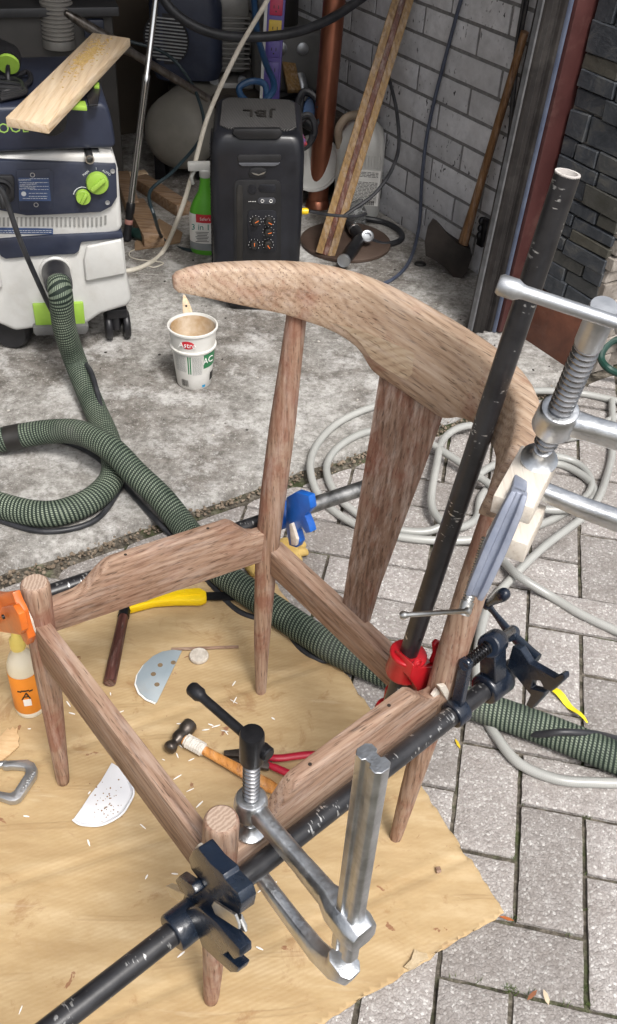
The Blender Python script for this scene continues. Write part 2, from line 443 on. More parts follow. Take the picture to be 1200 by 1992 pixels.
# ---- brick side wall of the garage
WALL_R = 2.19
M_mort = pm('grey mortar', (.15,.147,.15), (.23,.226,.225), 60, .95, bump=.5, bdist=.002)
def brick_mat():
    b = NB('grey concrete brick'); oi = b.n('ShaderNodeObjectInfo'); v = b.coord('World'); n = b.noise(v, 26, 7, .65); n2 = b.noise(v, 5, 5, .6)
    col = b.ramp(n, [(.3, (.50,.505,.53)), (.55, (.65,.655,.685)), (.75, (.76,.765,.79))])
    col = b.mix(b.ramp(n2, [(.4, .45), (.6, 0.0)]), col, (.45,.445,.455))
    pit = b.noise(b.coord('World', (1, 1, .55)), 90, 3, .5)
    pz = b.ramp(b.noise(b.coord('World', loc=(2, 5, 1)), 7, 4), [(.46, 0.0), (.60, 1.0)])
    pm_ = b.math('MULTIPLY', b.ramp(pit, [(.63, 0.0), (.67, 1.0)]), pz)
    col = b.mix(pm_, col, (.05,.05,.055))
    tint = b.ramp(oi.outputs['Random'], [(0, .82), (1, 1.08)])
    col = b.mix(1.0, col, tint, 'MULTIPLY')
    h = b.math('SUBTRACT', b.math('MULTIPLY', n, .6), pm_)
    return b.done(col, .8, 0, b.bump(h, .4, .003), .3)
M_brick = brick_mat()
def wallbox(name, r0, r1, n0, n1, z0, z1, mat):
    mb = MB()
    mb.prism([GF(r0, n0, z0), GF(r1, n0, z0), GF(r1, n1, z0), GF(r0, n1, z0)], EZ*(z1-z0)); return struct(mb.build(name, mat))
wall = wallbox('garage_side_wall', WALL_R+.006, WALL_R+.22, 1.96, 5.0, -.02, 2.55, M_mort)
def brick_mesh(L, k):
    mb = MB(); nx, nz = 8, 4; H = .0775; D = .05
    def p(i, j):
        x, z = -L/2+L*i/nx, -H/2+H*j/nz; e = (i in (0, nx)) or (j in (0, nz)); q = .002 if e else .0009
        return (x+(.0013*noise.noise(V3((x*50, z*50, k))) if e else 0), (.003 if e else 0)+q*.5*noise.noise(V3((x*30, z*30, k+4))), z+(.0012*noise.noise(V3((x*50, z*50, k+7))) if e else 0))
    g = [[mb.v(p(i, j)) for i in range(nx+1)] for j in range(nz+1)]
    for j in range(nz):
        for i in range(nx): mb.face([g[j][i], g[j][i+1], g[j+1][i+1], g[j+1][i]])
    rim = [g[0][i] for i in range(nx+1)] + [g[j][nx] for j in range(1, nz+1)] + [g[nz][i] for i in range(nx-1, -1, -1)] + [g[j][0] for j in range(nz-1, 0, -1)]
    lo = [mb.bm.verts.new(v.co + V3((0, D, 0))) for v in rim]; n = len(rim)
    for q in range(n): mb.face([rim[q], lo[q], lo[(q+1) % n], rim[(q+1) % n]])
    o = mb.build('brick', M_brick, ang=50); me = o.data; bpy.data.objects.remove(o); return me
BM = {}
WROT = frame(-EN, ER, EZ, (0, 0, 0)).to_euler()      # brick face looks into the garage (-ER)
for k in range(-2, 15):
    z0 = .128+.0895*k
    ph = 2.721 if k % 2 == 0 else 2.591
    for q in range(-4, 7):
        a, c = ph+.2725*q+.006, ph+.2725*(q+1)-.006
        a = max(a, 1.97); c = min(c, 4.3)
        if c-a < .03: continue
        L = round(c-a, 3); key = (L, random.randrange(3))
        if key not in BM: BM[key] = brick_mesh(L, random.random()*50)
        o = bpy.data.objects.new('brick', BM[key]); COL.objects.link(o)
        o.location = GF(WALL_R+.0005+jit(.0012), (a+c)/2, z0+.0895/2 if k > -2 else .02); o.rotation_euler = WROT; o.parent = wall
# rest of the garage shell
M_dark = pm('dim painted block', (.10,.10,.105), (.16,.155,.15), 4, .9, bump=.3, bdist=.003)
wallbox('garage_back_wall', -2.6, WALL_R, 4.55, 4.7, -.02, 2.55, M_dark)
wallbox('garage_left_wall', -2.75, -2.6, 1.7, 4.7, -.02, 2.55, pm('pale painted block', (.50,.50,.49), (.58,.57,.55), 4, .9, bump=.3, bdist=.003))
wallbox('garage_ceiling', -2.75, 2.6, 1.72, 4.7, 2.55, 2.7, pm('white ceiling board', (.72,.71,.69), (.78,.77,.75), 3, .9))
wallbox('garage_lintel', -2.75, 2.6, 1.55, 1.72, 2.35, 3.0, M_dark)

# ---- door jamb, track and slate pillar (they lean a little to the right)
LEAN = .055
def LG(r, n, z): return GF(r + LEAN*z, n, z)
def lprism(mb, prof, z0, z1):       # profile of (r, n) points run up the leaning jamb
    mb.rings([[LG(r, n, z0) for r, n in prof], [LG(r, n, z1) for r, n in prof]]); return mb
M_track = pm('grey brown coated steel', (.020,.018,.018), (.038,.034,.033), 12, .45, .3, bump=.15, dust=.35, dustc=(.16,.15,.14))
TB = G(962, 656); TL = G(912, 632)
t = thing('garage_door_track', 'dark brown steel door track standing against the grey brick wall', 'track', TB)
r2, n2 = TB.dot(ER), TB.dot(EN)
mb = MB(); lprism(mb, [(r2-.070, n2+.032), (r2-.066, n2+.022), (r2-.048, n2+.022), (r2-.040, n2+.012), (r2-.034, n2+.022), (r2-.022, n2+.022), (r2-.018, n2+.010), (r2-.010, n2+.006), (r2-.010, n2+.06), (r2-.070, n2+.06)], .018, 2.2)
mb.build('channel', M_track, t, .0015)
mb = MB(); lprism(mb, [(r2-.010, n2+.004), (r2-.007, n2-.003), (r2-.002, n2-.003), (r2+.001, n2+.004), (r2+.001, n2+.05), (r2-.010, n2+.05)], .018, 2.2)
mb.build('highlight_strip', pm('blue grey highlight strip', (.085,.105,.165), (.13,.155,.22), 20, .4, bump=.1), t, .002)  # thin strip whose blue grey colour paints the highlight along the track edge
mb = MB(); lprism(mb, [(r2-.0735, n2+.034), (r2-.0705, n2+.030), (r2-.0705, n2+.05), (r2-.0735, n2+.05)], .018, 2.2)
mb.build('edge_lip', pm('dull aluminium lip', (.16,.165,.175), (.24,.245,.26), 30, .45, .6), t)
M_red = pm('chipped red brown paint', (.055,.017,.016), (.085,.028,.026), 9, .5, bump=.2, bscale=60, dust=.45, dustc=(.27,.17,.14))
jr = r2+.002
mb = MB(); lprism(mb, [(jr, n2-.012), (jr+.073, n2-.02), (jr+.073, n2+.05), (jr, n2+.05)], .02, 2.2)
o = mb.build('door_jamb', M_red, None, .003); solo(o, 'narrow red brown painted jamb board beside the slate pillar', 'door jamb', GF(jr, n2))
# pillar
PR, PN0, PN1 = jr+.061, 1.640, n2-.024
t = thing('slate_pillar', 'pillar faced with dark slate stones at the right of the garage opening', 'pillar', GF(PR, PN0))
mb = MB(); lprism(mb, [(PR+.010, PN0+.010), (PR+.5, PN0+.010), (PR+.5, PN1+.02), (PR+.010, PN1+.02)], .0, 2.3)
mb.build('core', pm('pale pillar mortar', (.22,.20,.175), (.34,.31,.28), 40, .95, bump=.6, bdist=.003), t)
def slate_mat():
    b = NB('slate stone'); oi = b.n('ShaderNodeObjectInfo'); v = b.coord('World'); n = b.noise(v, 17, 8, .72, .8); n2 = b.noise(b.coord('World', (1,1,3)), 60, 5, .6)
    col = b.ramp(n, [(.32, (.022,.027,.035)), (.52, (.055,.062,.072)), (.68, (.11,.11,.105)), (.8, (.26,.25,.23))])
    col = b.mix(b.math('MULTIPLY', b.ramp(oi.outputs['Random'], [(.6, 0.0), (.95, 1.0)]), .45), col, (.10,.085,.045))
    return b.done(col, .5, 0, b.bump(n2, .5, .003, b.bump(n, .5, .006)), .5)
M_slate = slate_mat()
def rubble_mat():
    b = NB('pale rubble stone'); oi = b.n('ShaderNodeObjectInfo'); v = b.coord('World'); n = b.noise(v, 25, 8, .72, .8)
    col = b.ramp(n, [(.3, (.10,.085,.07)), (.5, (.26,.23,.20)), (.7, (.48,.45,.41))])
    return b.done(b.mix(.35, col, b.ramp(oi.outputs['Random'], [(0, (.12,.10,.08)), (1, (.4,.36,.32))])), .8, 0, b.bump(n, .8, .006), .3)
M_rub = rubble_mat()
def stone(a, b_, c, d, off, mat, name='stone'):
    mb = MB(); pts = [a, b_, c, d]; mid = (a+b_+c+d)/4
    pts = [p + (mid-p).normalized()*random.uniform(.0003, .007) + EZ*jit(.004) for p in pts]
    mb.prism(pts, off*random.uniform(.75, 1.25)); mb.build(name, mat, t, .0025, 1)
z = .19
while z < 1.75:
    h = random.uniform(.026, .075); n_ = PN0
    while n_ < PN1-.01:
        L = random.uniform(.07, .19); e = min(n_+L, PN1)
        if PN1-e < .035: e = PN1
        hh = [(z, z+h)] if random.random() < .75 or h < .06 else [(z, z+h*.5), (z+h*.5, z+h)]
        for za, zb in hh: stone(LG(PR+.012, n_, za), LG(PR+.012, e, za), LG(PR+.012, e, zb), LG(PR+.012, n_, zb), -ER*.018, M_slate)
        n_ = e
    z += h
z = .0
while z < 1.6:
    h = random.uniform(.025, .06); r = PR-.004
    while r < PR+.42:
        L = random.uniform(.05, .15); stone(LG(r, PN0+.012, z), LG(r+L, PN0+.012, z), LG(r+L, PN0+.012, z+h), LG(r, PN0+.012, z+h), -EN*.03, M_rub)
        r += L
    z += h
mb = MB(); lprism(mb, [(PR-.008, PN0-.006), (PR+.02, PN0-.006), (PR+.02, PN1+.012), (PR-.008, PN1+.012)], .004, .185)
mb.build('base_plate', pm('rusty red brown base', (.10,.034,.02), (.17,.062,.035), 14, .55, bump=.3, dust=.4, dustc=(.25,.16,.12)), t, .004)

# ================================================================== CHAIR
WL, WM, WDK = (.42,.295,.215), (.285,.180,.124), (.125,.069,.044)
WX = wood('walnut along x', WL, WM, WDK, 'X', red=.25); WY = wood('walnut along y', WL, WM, WDK, 'Y', red=.25); WZ = wood('walnut along z', WL, WM, WDK, 'Z', red=.55, streak=(.60,.74))
W_crest = wood('pale walnut crest', (.50,.38,.28), (.36,.25,.172), (.165,.10,.063), 'X', ring=9, red=.40, wob=.8, tilt=.16, streak=(.66,.78))
W_splat = wood('dark walnut splat', (.31,.215,.165), (.185,.112,.080), (.065,.036,.025), 'Z', red=.5, streak=(.60,.76), chalk=.5)
CHM = frame(CW, CD, EZ, CC)
chair = thing('chair', 'unfinished walnut dining chair frame without a seat, held in clamps', 'chair', M=CHM)
def cmb(): return MB(CHM)
def endg_mat():
    b = NB('leg end grain'); wv = b.wave(b.coord('Object', loc=(.31, .27, 0)), 62, 3.5, 3, 3, 'Z', 'RINGS'); n = b.noise(b.coord('Object'), 160, 4)
    return b.done(b.mix(b.math('MULTIPLY', n, .5), b.ramp(wv, [(.2, (.30,.205,.15)), (.8, (.47,.355,.275))]), (.42,.33,.27)), .7, 0, b.bump(n, .2, .0005), .3)
M_endg = endg_mat()
ends = pm('sawn end grain', (.45,.33,.25), (.56,.43,.34), 60, .7, bump=.3)
def leg(foot, top, prof, name='leg', mat=WZ, n=24):
    a, b_ = V3(foot), V3(top); d = b_-a; L = d.length; mb = cmb()
    mb.lathe([(r, h*L) for r, h in prof], a, d, n); return mb.build(name, mat, chair, ang=50)
for s in (-1, 1):
    leg((s*.235, -.202, FZ*0+.007), (s*.245, -.1845, .481), [(.0085,0),(.0105,.004),(.0118,.03),(.0165,.35),(.0208,.62),(.0222,.78),(.0224,.90),(.0220,.972),(.0214,.986),(.0200,.995),(.0178,.9985)], 'front_leg')
    d_ = (V3((s*.245,-.1845,.481))-V3((s*.235,-.202,.007))); top_ = V3((s*.235,-.202,.007))+d_*.9985; mb = cmb(); mb.lathe([(.0178,0),(.0174,.0005),(.001,.0006)], top_, d_, 24); mb.build('end_grain', M_endg, chair, ang=20)
    pts = crom([(s*.197,.2015,.007),(s*.2035,.206,.15),(s*.2105,.217,.34),(s*.213,.228,.46),(s*.2142,.247,.64),(s*.2145,.265,.815)], 7)
    N = len(pts)-1
    def br(t):
        kn = [(0,.0098),(.02,.0108),(.18,.0150),(.42,.0200),(.58,.0218),(.75,.0212),(.9,.0170),(1,.0150)]
        for (t0, a), (t1, b_) in zip(kn, kn[1:]):
            if t <= t1: u = (t-t0)/(t1-t0); return a+(b_-a)*u
        return kn[-1][1]
    mb = cmb(); mb.tube(pts, [br(p.z/.815) for p in pts], 22); mb.build('back_leg', WZ, chair, ang=50)
# side rails with scalloped ends
for s in (-1, 1):
    A, B_ = V3((s*.243, -.180, 0)), V3((s*.2125, .224, 0)); d = (B_-A); L = d.length; d.normalize(); nrm = V3((d.y, -d.x, 0))*.0115
    bf_, ef, tf = (.378,.432,.470) if s < 0 else (.345,.402,.454)
    prof = [(0,bf_),(L,.345),(L,.408),(L-.030,.411),(L-.045,.418),(L-.058,.432),(L-.070,.447),(L-.082,.456),(.125,tf)] + [(.118-.068*k/9, ef+(tf-ef)*(.5+.5*math.cos(math.pi*k/9))) for k in range(10)] + [(0,ef)]
    mb = cmb(); mb.prism([A + d*q - nrm + EZ*z for q, z in prof], nrm*2); rail = mb.build('side_rail', WY, chair, .0022, 2)
    for q in (.14, L-.12):
        c = A + d*q + EZ*(tf+(.456-tf)*(q-.118)/(L-.2)+.0004); mb = cmb(); mb.cyl(c-EZ*.004, c+EZ*.00025, .0026, n=12); mb.build('screw_hole', pm('drilled hole', (.02,.012,.009), (.03,.02,.015), 50, .9), rail)
mb = cmb(); mb.prism([(-.235,-.203,.330),(.235,-.203,.330),(.235,-.203,.411),(-.235,-.203,.411)], (0,.024,0)); mb.build('front_rail', WX, chair, .002, 2)
mb = cmb(); mb.prism([(-.205,.212,.318),(.205,.212,.318),(.205,.212,.372),(-.205,.212,.372)], (0,.032,0)); mb.build('back_rail', WX, chair, .002, 2)
# splat
mb = cmb(); hw = [(.0285,.238,.368),(.0330,.2475,.45),(.0425,.265,.56),(.0525,.283,.67),(.062,.300,.785)]
mb.rings([[V3((-w_, y-.003, z)), V3((w_, y-.003, z)), V3((w_, y+.010, z)), V3((-w_, y+.010, z))] for w_, y, z in hw]); mb.build('splat', W_splat, chair, .0012, 1)
# crest rail: bowed in plan, deepest over the splat, blunt rounded ends
mb = cmb(); R = []
XS = [-.302,-.300,-.294,-.284,-.27,-.25,-.225,-.2,-.175,-.15,-.13,-.112,-.098,-.086,-.074,-.06,-.03,0]
XS = XS + [-x for x in reversed(XS[:-1])]
def crest(x):
    ax = abs(x)
    y = .3175 - .3225*x*x - 21.5*x**4
    zt = .876 + (.003 if ax < .2 else .003-(ax-.2)*.05)
    kb = [(0,.768),(.060,.768),(.074,.770),(.086,.776),(.098,.784),(.112,.790),(.13,.7945),(.15,.798),(.2,.805),(.25,.818),(.27,.826),(.284,.834),(.294,.840),(.300,.8435),(.302,.848)]
    for (t0, a), (t1, b_) in zip(kb, kb[1:]):
        if ax <= t1+1e-9: zb = a+(b_-a)*(ax-t0)/(t1-t0); break
    if ax > .29: zt -= .003 if ax < .297 else .007 if ax < .301 else .0115
    th = .0155 if ax < .25 else .0155 - .003*(ax-.25)/.05
    if ax > .2935: th *= .93 if ax < .297 else (.80 if ax < .301 else .5)
    return y, zb, max(zt, zb+.006), th
for x in XS:
    y, zb, zt, th = crest(x); e = .0005
    dy = -(.645*x + 86*x**3); nv = V3((-dy, 1, 0)).normalized()      # normal in plan
    c0 = V3((x, y, 0)); H = zt-zb; lean = .10
    def q(side, z): return c0 + nv*(side*th + (z-.82)*lean*2.2) + EZ*z
    b2 = min(.007, H*.3); t2 = min(.008, H*.3)
    R.append([q(-1, zb+b2*.6), q(-1, zb+H*.35), q(-1, zt-t2), q(-.86, zt-t2*.35), q(-.45, zt), q(.45, zt), q(.86, zt-t2*.35), q(1, zt-t2), q(1, zb+H*.35), q(1, zb+b2), q(.75, zb+b2*.2), q(0, zb), q(-.85, zb)])
mb.rings(R); cr_o = mb.build('crest_rail', W_crest, chair, ang=58)
gp_ = drape([cr_o], [(645,627),(700,642),(760,666),(806,687),(801,728),(790,740),(768,728),(745,714),(722,698),(702,668),(674,642)], .0007)
if all(gp_): MB().prism(gp_, (gp_[0]-EYE).normalized()*.003).build('glued_block', wood('pale glued block', (.52,.415,.30), (.40,.295,.20), (.24,.16,.105), 'X', ring=9, wob=.5, tilt=-.75), chair)

# ================================================================== CLAMPS
def pipe_mat(name, worn):
    b = NB(name); v = b.coord('Object'); uv = b.n('ShaderNodeTexCoord').outputs['UV']
    n = b.noise(v, 22, 6, .65); col = b.ramp(n, [(.35, (.010,.010,.012)), (.65, (.028,.028,.031))])
    # bare steel nicks left by the clutch plates: short marks across the pipe
    mp = b.coord(src=uv, scale=(230, 5, 1)); nk = b.noise(mp, 1.0, 2, .5)
    zone = b.noise(b.coord(src=uv, scale=(26, 3, 1), loc=(3, 1, 0)), 1.0, 3, .6)
    f = b.math('MULTIPLY', b.ramp(nk, [(.56-.1*worn, 0.0), (.60-.1*worn, 1.0)]), b.ramp(zone, [(.56-.3*worn, 0.0), (.62-.3*worn, 1.0)]))
    col = b.mix(f, col, (.55,.55,.54))
    r = b.math('MULTIPLY_ADD', n, .22, .20)
    MATS[name] = b.done(col, r, b.math('MULTIPLY', f, .9), b.bump(b.noise(v, 240, 4), .12, .0006), .6)
    return MATS[name]
M_pipe = pipe_mat('black iron pipe', .0); M_pipe_worn = pm('worn iron pipe', (.10,.10,.10), (.42,.42,.41), 30, .36, .85, bump=.2, lo=.38, hi=.66)
M_navy = pm('navy black casting', (.006,.009,.015), (.010,.018,.036), 18, .26, .0, bump=.45, bdist=.0012, bscale=120, dust=.22, dustc=(.10,.14,.19), spec=.7)
M_steel = pm('zinc plated steel', (.50,.50,.49), (.64,.64,.62), 60, .34, 1.0, bump=.2, dust=.3, dustc=(.36,.33,.29))
M_silver = pm('cast silver metal', (.50,.52,.54), (.70,.72,.74), 34, .36, 1.0, bump=.5, bdist=.0012, bscale=140, dust=.7, dustc=(.24,.25,.27), rvar=.2)
M_dull = pm('dull grey alloy', (.42,.44,.47), (.58,.60,.62), 24, .42, .9, bump=.3, dust=.4, dustc=(.27,.27,.28))
M_screw = pm('dark oiled screw steel', (.20,.20,.205), (.36,.36,.37), 40, .28, 1.0, bump=.1)
M_black = pm('black oxide steel', (.012,.012,.014), (.03,.03,.034), 26, .35, .6, bump=.15, spec=.6)
M_felt = pm('cream felt', (.62,.55,.46), (.74,.68,.60), 120, .95, bump=.8, bdist=.002)
M_redp = pm('red enamel', (.36,.006,.012), (.50,.012,.02), 16, .3, bump=.3, bscale=80, dust=.35, dustc=(.12,.02,.02), spec=.6)
M_blue = pm('blue enamel', (.006,.085,.40), (.012,.14,.56), 16, .33, bump=.4, bscale=110, dust=.3, dustc=(.005,.03,.16), spec=.6)
M_orange = pm('orange enamel', (.62,.13,.015), (.78,.19,.025), 16, .33, bump=.3, bscale=80, dust=.5, dustc=(.20,.05,.015), spec=.6)
M_pine = wood('pale pine block', (.72,.68,.61), (.66,.60,.52), (.52,.45,.37), 'Y', ring=4, pores=.15)
def CPY(x, y, ly): return PL(x, y, CD, CC.dot(CD)+ly)        # on a plane across the chair at local y
def CPX(x, y, lx): return PL(x, y, CW, CC.dot(CW)+lx)
def slab(px, ly, th): return [CPY(x, y, ly) for x, y in px], CD*th

# ---- pipe clamp along the right side rail
PA0, PA1 = CL(.330, -.86, .388), CL(.2405, .352, .388)
pdir = (PA1-PA0).normalized()
def onpipe(ly): t_ = (ly - (PA0-CC).dot(CD))/pdir.dot(CD); return PA0 + pdir*t_
t = thing('pipe_clamp', 'long pipe clamp with navy jaws running along the right side of the chair', 'clamp', PA0)
MB().tube([PA0 + (PA1-PA0)*k/40 for k in range(41)], .0143, 24).build('pipe', M_pipe, t)
c0 = onpipe(-.245)
mb = MB(); mb.lathe([(.0150,-.040),(.0225,-.040),(.0238,-.036),(.0238,.008),(.0215,.012),(.0150,.012)], c0, pdir, 22)
p_, off = slab([(373,1656),(384,1649),(408,1680),(433,1702),(437,1712),(462,1738),(469,1758),(466,1778),(440,1790),(410,1795),(380,1782),(352,1778),(349,1765),(362,1728),(377,1722),(382,1706),(370,1690),(366,1670)], -.250, .020); mb.prism(p_, off)
p_, off = slab([(352,1772),(384,1765),(420,1795),(466,1848),(467,1862),(455,1868),(443,1852),(434,1858),(464,1884),(460,1893),(448,1893),(418,1866),(392,1842),(384,1818)], -.262, .016); mb.prism(p_, off)
tj = mb.build('tail_jaw', M_navy, t, .0022, 2)
mb = MB(); p_, off = slab([(340,1712),(347,1705),(372,1722),(381,1738),(370,1748),(350,1735)], -.262, .012); mb.prism(p_, off); mb.build('lever_ear', M_navy, t, .002)
for k in range(4):
    mb = MB(); a = CPY(329+k*3, 1733-k*1.5, -.2475+k*.0045); b_ = CPY(474, 1800-k*3, -.2475+k*.0045)
    mb.beam(a, b_, .0034, .015, CW*.5+EZ); mb.build('clutch_plate', M_steel, t, .0006, 1)
p_, off = slab([(378,1650),(384,1643),(410,1668),(436,1692),(440,1703),(430,1706),(404,1684)], -.229, .006)
MB().prism(p_, off).build('felt_pad', M_felt, t, .0015)
for k in range(3):
    mb = MB(); mb.beam(CPY(417+k*2, 1768-k*3, -.256-k*.0042), CPY(463, 1797-k*4, -.256-k*.0042), .0034, .012, CW*.5+EZ); mb.build('clutch_plate', M_steel, t, .0006, 1)
# screw head end
hc = onpipe(.300)
mb = MB(); mb.lathe([(.0150,-.022),(.0225,-.022),(.0245,-.018),(.0245,.022),(.0215,.026),(.0150,.026)], hc, pdir, 24)
p_, off = slab([(996,1257),(1012,1262),(1030,1290),(1078,1318),(1090,1311),(1097,1312),(1098,1322),(1072,1346),(1058,1341),(1050,1325),(1036,1324),(1033,1339),(1060,1346),(1058,1354),(1034,1380),(1022,1372),(1031,1352),(1018,1336),(1002,1316),(985,1296)], .318, .012); mb.prism(p_, off)
sc0, sc1 = CPY(958, 1252, .285), CPY(992, 1229, .345)
sd_ = (sc1-sc0).normalized()
mb.lathe([(.006,-.016),(.0165,-.016),(.018,-.012),(.018,.016),(.0165,.020),(.006,.020)], sc0, sd_, 20)
mb.beam(hc + V3((0,0,.004)), sc0, .03, .026, pdir)
mb.build('fixed_head', M_navy, t, .0015, 1)
mb = MB(); mb.cyl(sc0 - sd_*.012, sc1 + sd_*.008, .0065, n=14); mb.build('screw', M_screw, t)
# movable jaw ring, arm and spring
mr = onpipe(.218)
mb = MB(); mb.lathe([(.0148,-.012),(.0195,-.012),(.0205,-.009),(.0205,.009),(.0195,.012),(.0148,.012)], mr, pdir, 22)
sp0 = CPY(906, 1292, .225)
mb.beam(mr, sp0 + (sp0-mr)*.08, .017, .011, pdir); mb.lathe([(.004,-.006),(.009,-.006),(.009,.007),(.004,.007)], sp0, sd_, 16); mb.build('sliding_jaw', M_navy, t, .0012, 1)
MB().spring(sp0 + sd_*.006, sc0 - sd_*.016, .0082, .0016, 8).build('spring', M_black, t)
MB().cyl(sp0, sc0, .0045, n=10).build('screw_shank', M_screw, t)
# crank
kb, hub, pad = CPY(948, 1176, .362), CPY(994, 1232, .362), CPY(1046, 1282, .362)
mb = MB(); ax = (pad-kb).normalized()
mb.tube([kb, kb+(hub-kb)*.3, hub-ax*.012, hub+ax*.012, hub+(pad-hub)*.7, pad], [.0075,.0058,.0085,.0105,.0100,.0115], 14, flat=.62, up=CD); mb.lathe([(.004,-.012),(.0105,-.012),(.0105,.010),(.004,.010)], hub, sd_, 16); mb.ball(kb, .0088)
crank = mb.build('crank', M_navy, t, ang=40)
ke = CPY(978, 1157, .345); kd = (ke-kb); kl = kd.length
MB().lathe([(.0055,.004),(.0062,kl*.35),(.0088,kl*.72),(.0102,kl*.95),(.0092,kl*1.12),(.0055,kl*1.2),(.001,kl*1.22)], kb, kd, 16).build('knob', M_navy, crank, ang=60)

# ---- pipe clamp along the left side rail (blue jaw behind, orange head in front)
PB0, PB1 = CL(-.322, -.32, .392), CL(-.208, .52, .392)
bd = (PB1-PB0).normalized()
def onpb(ly): return PB0 + bd*((ly-(PB0-CC).dot(CD))/bd.dot(CD))
t = thing('pipe_clamp', 'pipe clamp with orange head and blue jaw behind the left side rail', 'clamp', PB0)
mid = onpb(.262)
MB().tube([PB0 + (mid-PB0)*k/24 for k in range(25)], .0143, 22).build('pipe', M_pipe, t)
MB().tube([mid + (PB1-mid)*k/14 for k in range(15)], .01432, 22).build('pipe_end', M_pipe_worn, t)
mb = MB(); bc = onpb(.272)
mb.lathe([(.0150,-.014),(.0225,-.014),(.0240,-.010),(.0240,.018),(.0225,.022),(.0150,.022)], bc, bd, 24)
p_, off = slab([(556,968),(575,957),(600,965),(604,990),(592,1003),(600,1022),(604,1036),(594,1038),(586,1024),(576,1034),(582,1055),(576,1066),(562,1061),(556,1030)], .254, .014); mb.prism(p_, off)
mb.build('tail_jaw', M_blue, t, .002)
for k in range(3):
    mb = MB(); mb.beam(CPY(580, 1004+k, .283+k*.0045), CPY(612, 1027+k, .283+k*.0045), .0032, .016, EZ); mb.build('clutch_plate', M_steel, t, .0006, 1)
p_, off = slab([(562,1020),(567,1018),(577,1050),(575,1062),(566,1060)], .248, .006); MB().prism(p_, off).build('felt_pad', M_felt, t, .001)
mb = MB(); oc = onpb(-.245)
mb.lathe([(.0150,-.030),(.0225,-.030),(.0238,-.026),(.0238,.006),(.0215,.010),(.0150,.010)], oc, bd, 22)
p_, off = slab([(-60,1150),(0,1157),(23,1153),(30,1172),(40,1192),(47,1220),(55,1243),(52,1256),(44,1246),(40,1236),(8,1231),(-40,1222),(-70,1190)], -.240, .012); mb.prism(p_, off)
p_, off = slab([(-10,1204),(2,1182),(24,1178),(36,1196),(43,1228),(38,1236),(8,1231)], -.250, .010); mb.prism(p_, off)
mb.build('head_jaw', M_orange, t, .002)
mb = MB(); a = CPY(8, 1199, -.253); mb.cyl(a, a-CD*.003, .0035, n=12); mb.build('rivet_hole', M_black, t)
p_, off = slab([(38,1186),(44,1184),(56,1210),(62,1232),(58,1246),(50,1244),(50,1222)], -.228, .007); MB().prism(p_, off).build('felt_pad', M_felt, t, .0015)

# ---- upright pipe clamp with red jaws in the back corner
PC0, PC1 = CL(.1505, .168, .286), AT(1104, 338, 1.0)
PCm = AT(805, 1240, 1.40); PC0 = PCm + (PCm-PC1).normalized()*.205
cd_ = (PC1-PC0).normalized()
t = thing('pipe_clamp', 'tall upright pipe clamp with red jaws in the back corner of the chair', 'clamp', PC0)
mb = MB(); pts = [PC0 + (PC1-PC0)*k/36 for k in range(37)]; mb.tube(pts, .0136, 24, caps=False)
o = mb.build('pipe', M_pipe, t)
mb = MB(); mb.lathe([(.0136,-.001),(.0136,.0012),(.0108,.0012),(.0106,-.05),(.0002,-.05)], PC1, cd_, 24, caps=False); mb.build('pipe_mouth', pm('worn pipe rim', (.62,.58,.55), (.74,.71,.68), 60, .5, .2), t)
jc = PC0 + cd_*.150
mb = MB(); mb.lathe([(.0140,-.020),(.0250,-.020),(.0265,-.014),(.0250,.012),(.0285,.021),(.0270,.025),(.0140,.025)], jc, cd_, 24)
def slabx(px, lx, th): return [CPX(x, y, lx) for x, y in px], CW*th
p_, off = slabx([(763,1287),(770,1262),(786,1268),(816,1266),(834,1282),(840,1297),(858,1290),(863,1300),(858,1324),(846,1334),(836,1344),(822,1349),(800,1337),(782,1318)], .150, .038); mb.prism(p_, off)
p_, off = slabx([(833,1284),(840,1268),(838,1250),(845,1241),(855,1244),(859,1256),(855,1280),(848,1296),(842,1300)], .176, .008); mb.prism(p_, off)
rj = mb.build('sliding_jaw', M_redp, t, .003, 3)
bs = CPX(812, 1291, .186); mb = MB(); mb.lathe([(.0085,-.002),(.0085,.001),(.007,.0022),(.005,.0022),(.0048,.001),(.003,.0028),(.0005,.003)], bs, CW, 18); mb.build('rivet', M_redp, rj)
text('LOCK', .010, CPX(807, 1316, .1846), (CPX(822, 1322, .1846)-CPX(796, 1310, .1846)), EZ, M_redp, rj, depth=.0006)
jb = PC0 + cd_*.030
mb = MB(); mb.lathe([(.0140,-.024),(.022,-.024),(.0235,-.018),(.0235,.018),(.022,.024),(.0140,.024)], jb, cd_, 22); mb.beam(jb, CL(.195, .162, .318), .028, .020, EZ)
p_, off = slabx([(745,1357),(748,1338),(762,1322),(772,1326),(766,1348),(752,1360)], .140, .016); mb.prism(p_, off)
mb.build('lower_jaw', M_redp, t, .002)
for k, px in enumerate((((848,1330),(862,1328),(876,1356),(873,1364),(864,1358)), ((836,1350),(846,1336),(868,1366),(866,1370),(852,1362)))):
    mb = MB(); mb.prism([CPX(x, y, .226-.008*k) for x, y in px], CW*.006)
    o = mb.build('wood_shim', M_pine, None, .0008, 1)
    solo(o, ('upper' if k == 0 else 'lower')+' pale wood shim splinter wedged under the red clamp jaw', 'wood shim', CPX(848, 1340, .226), 'shims under the red jaw')

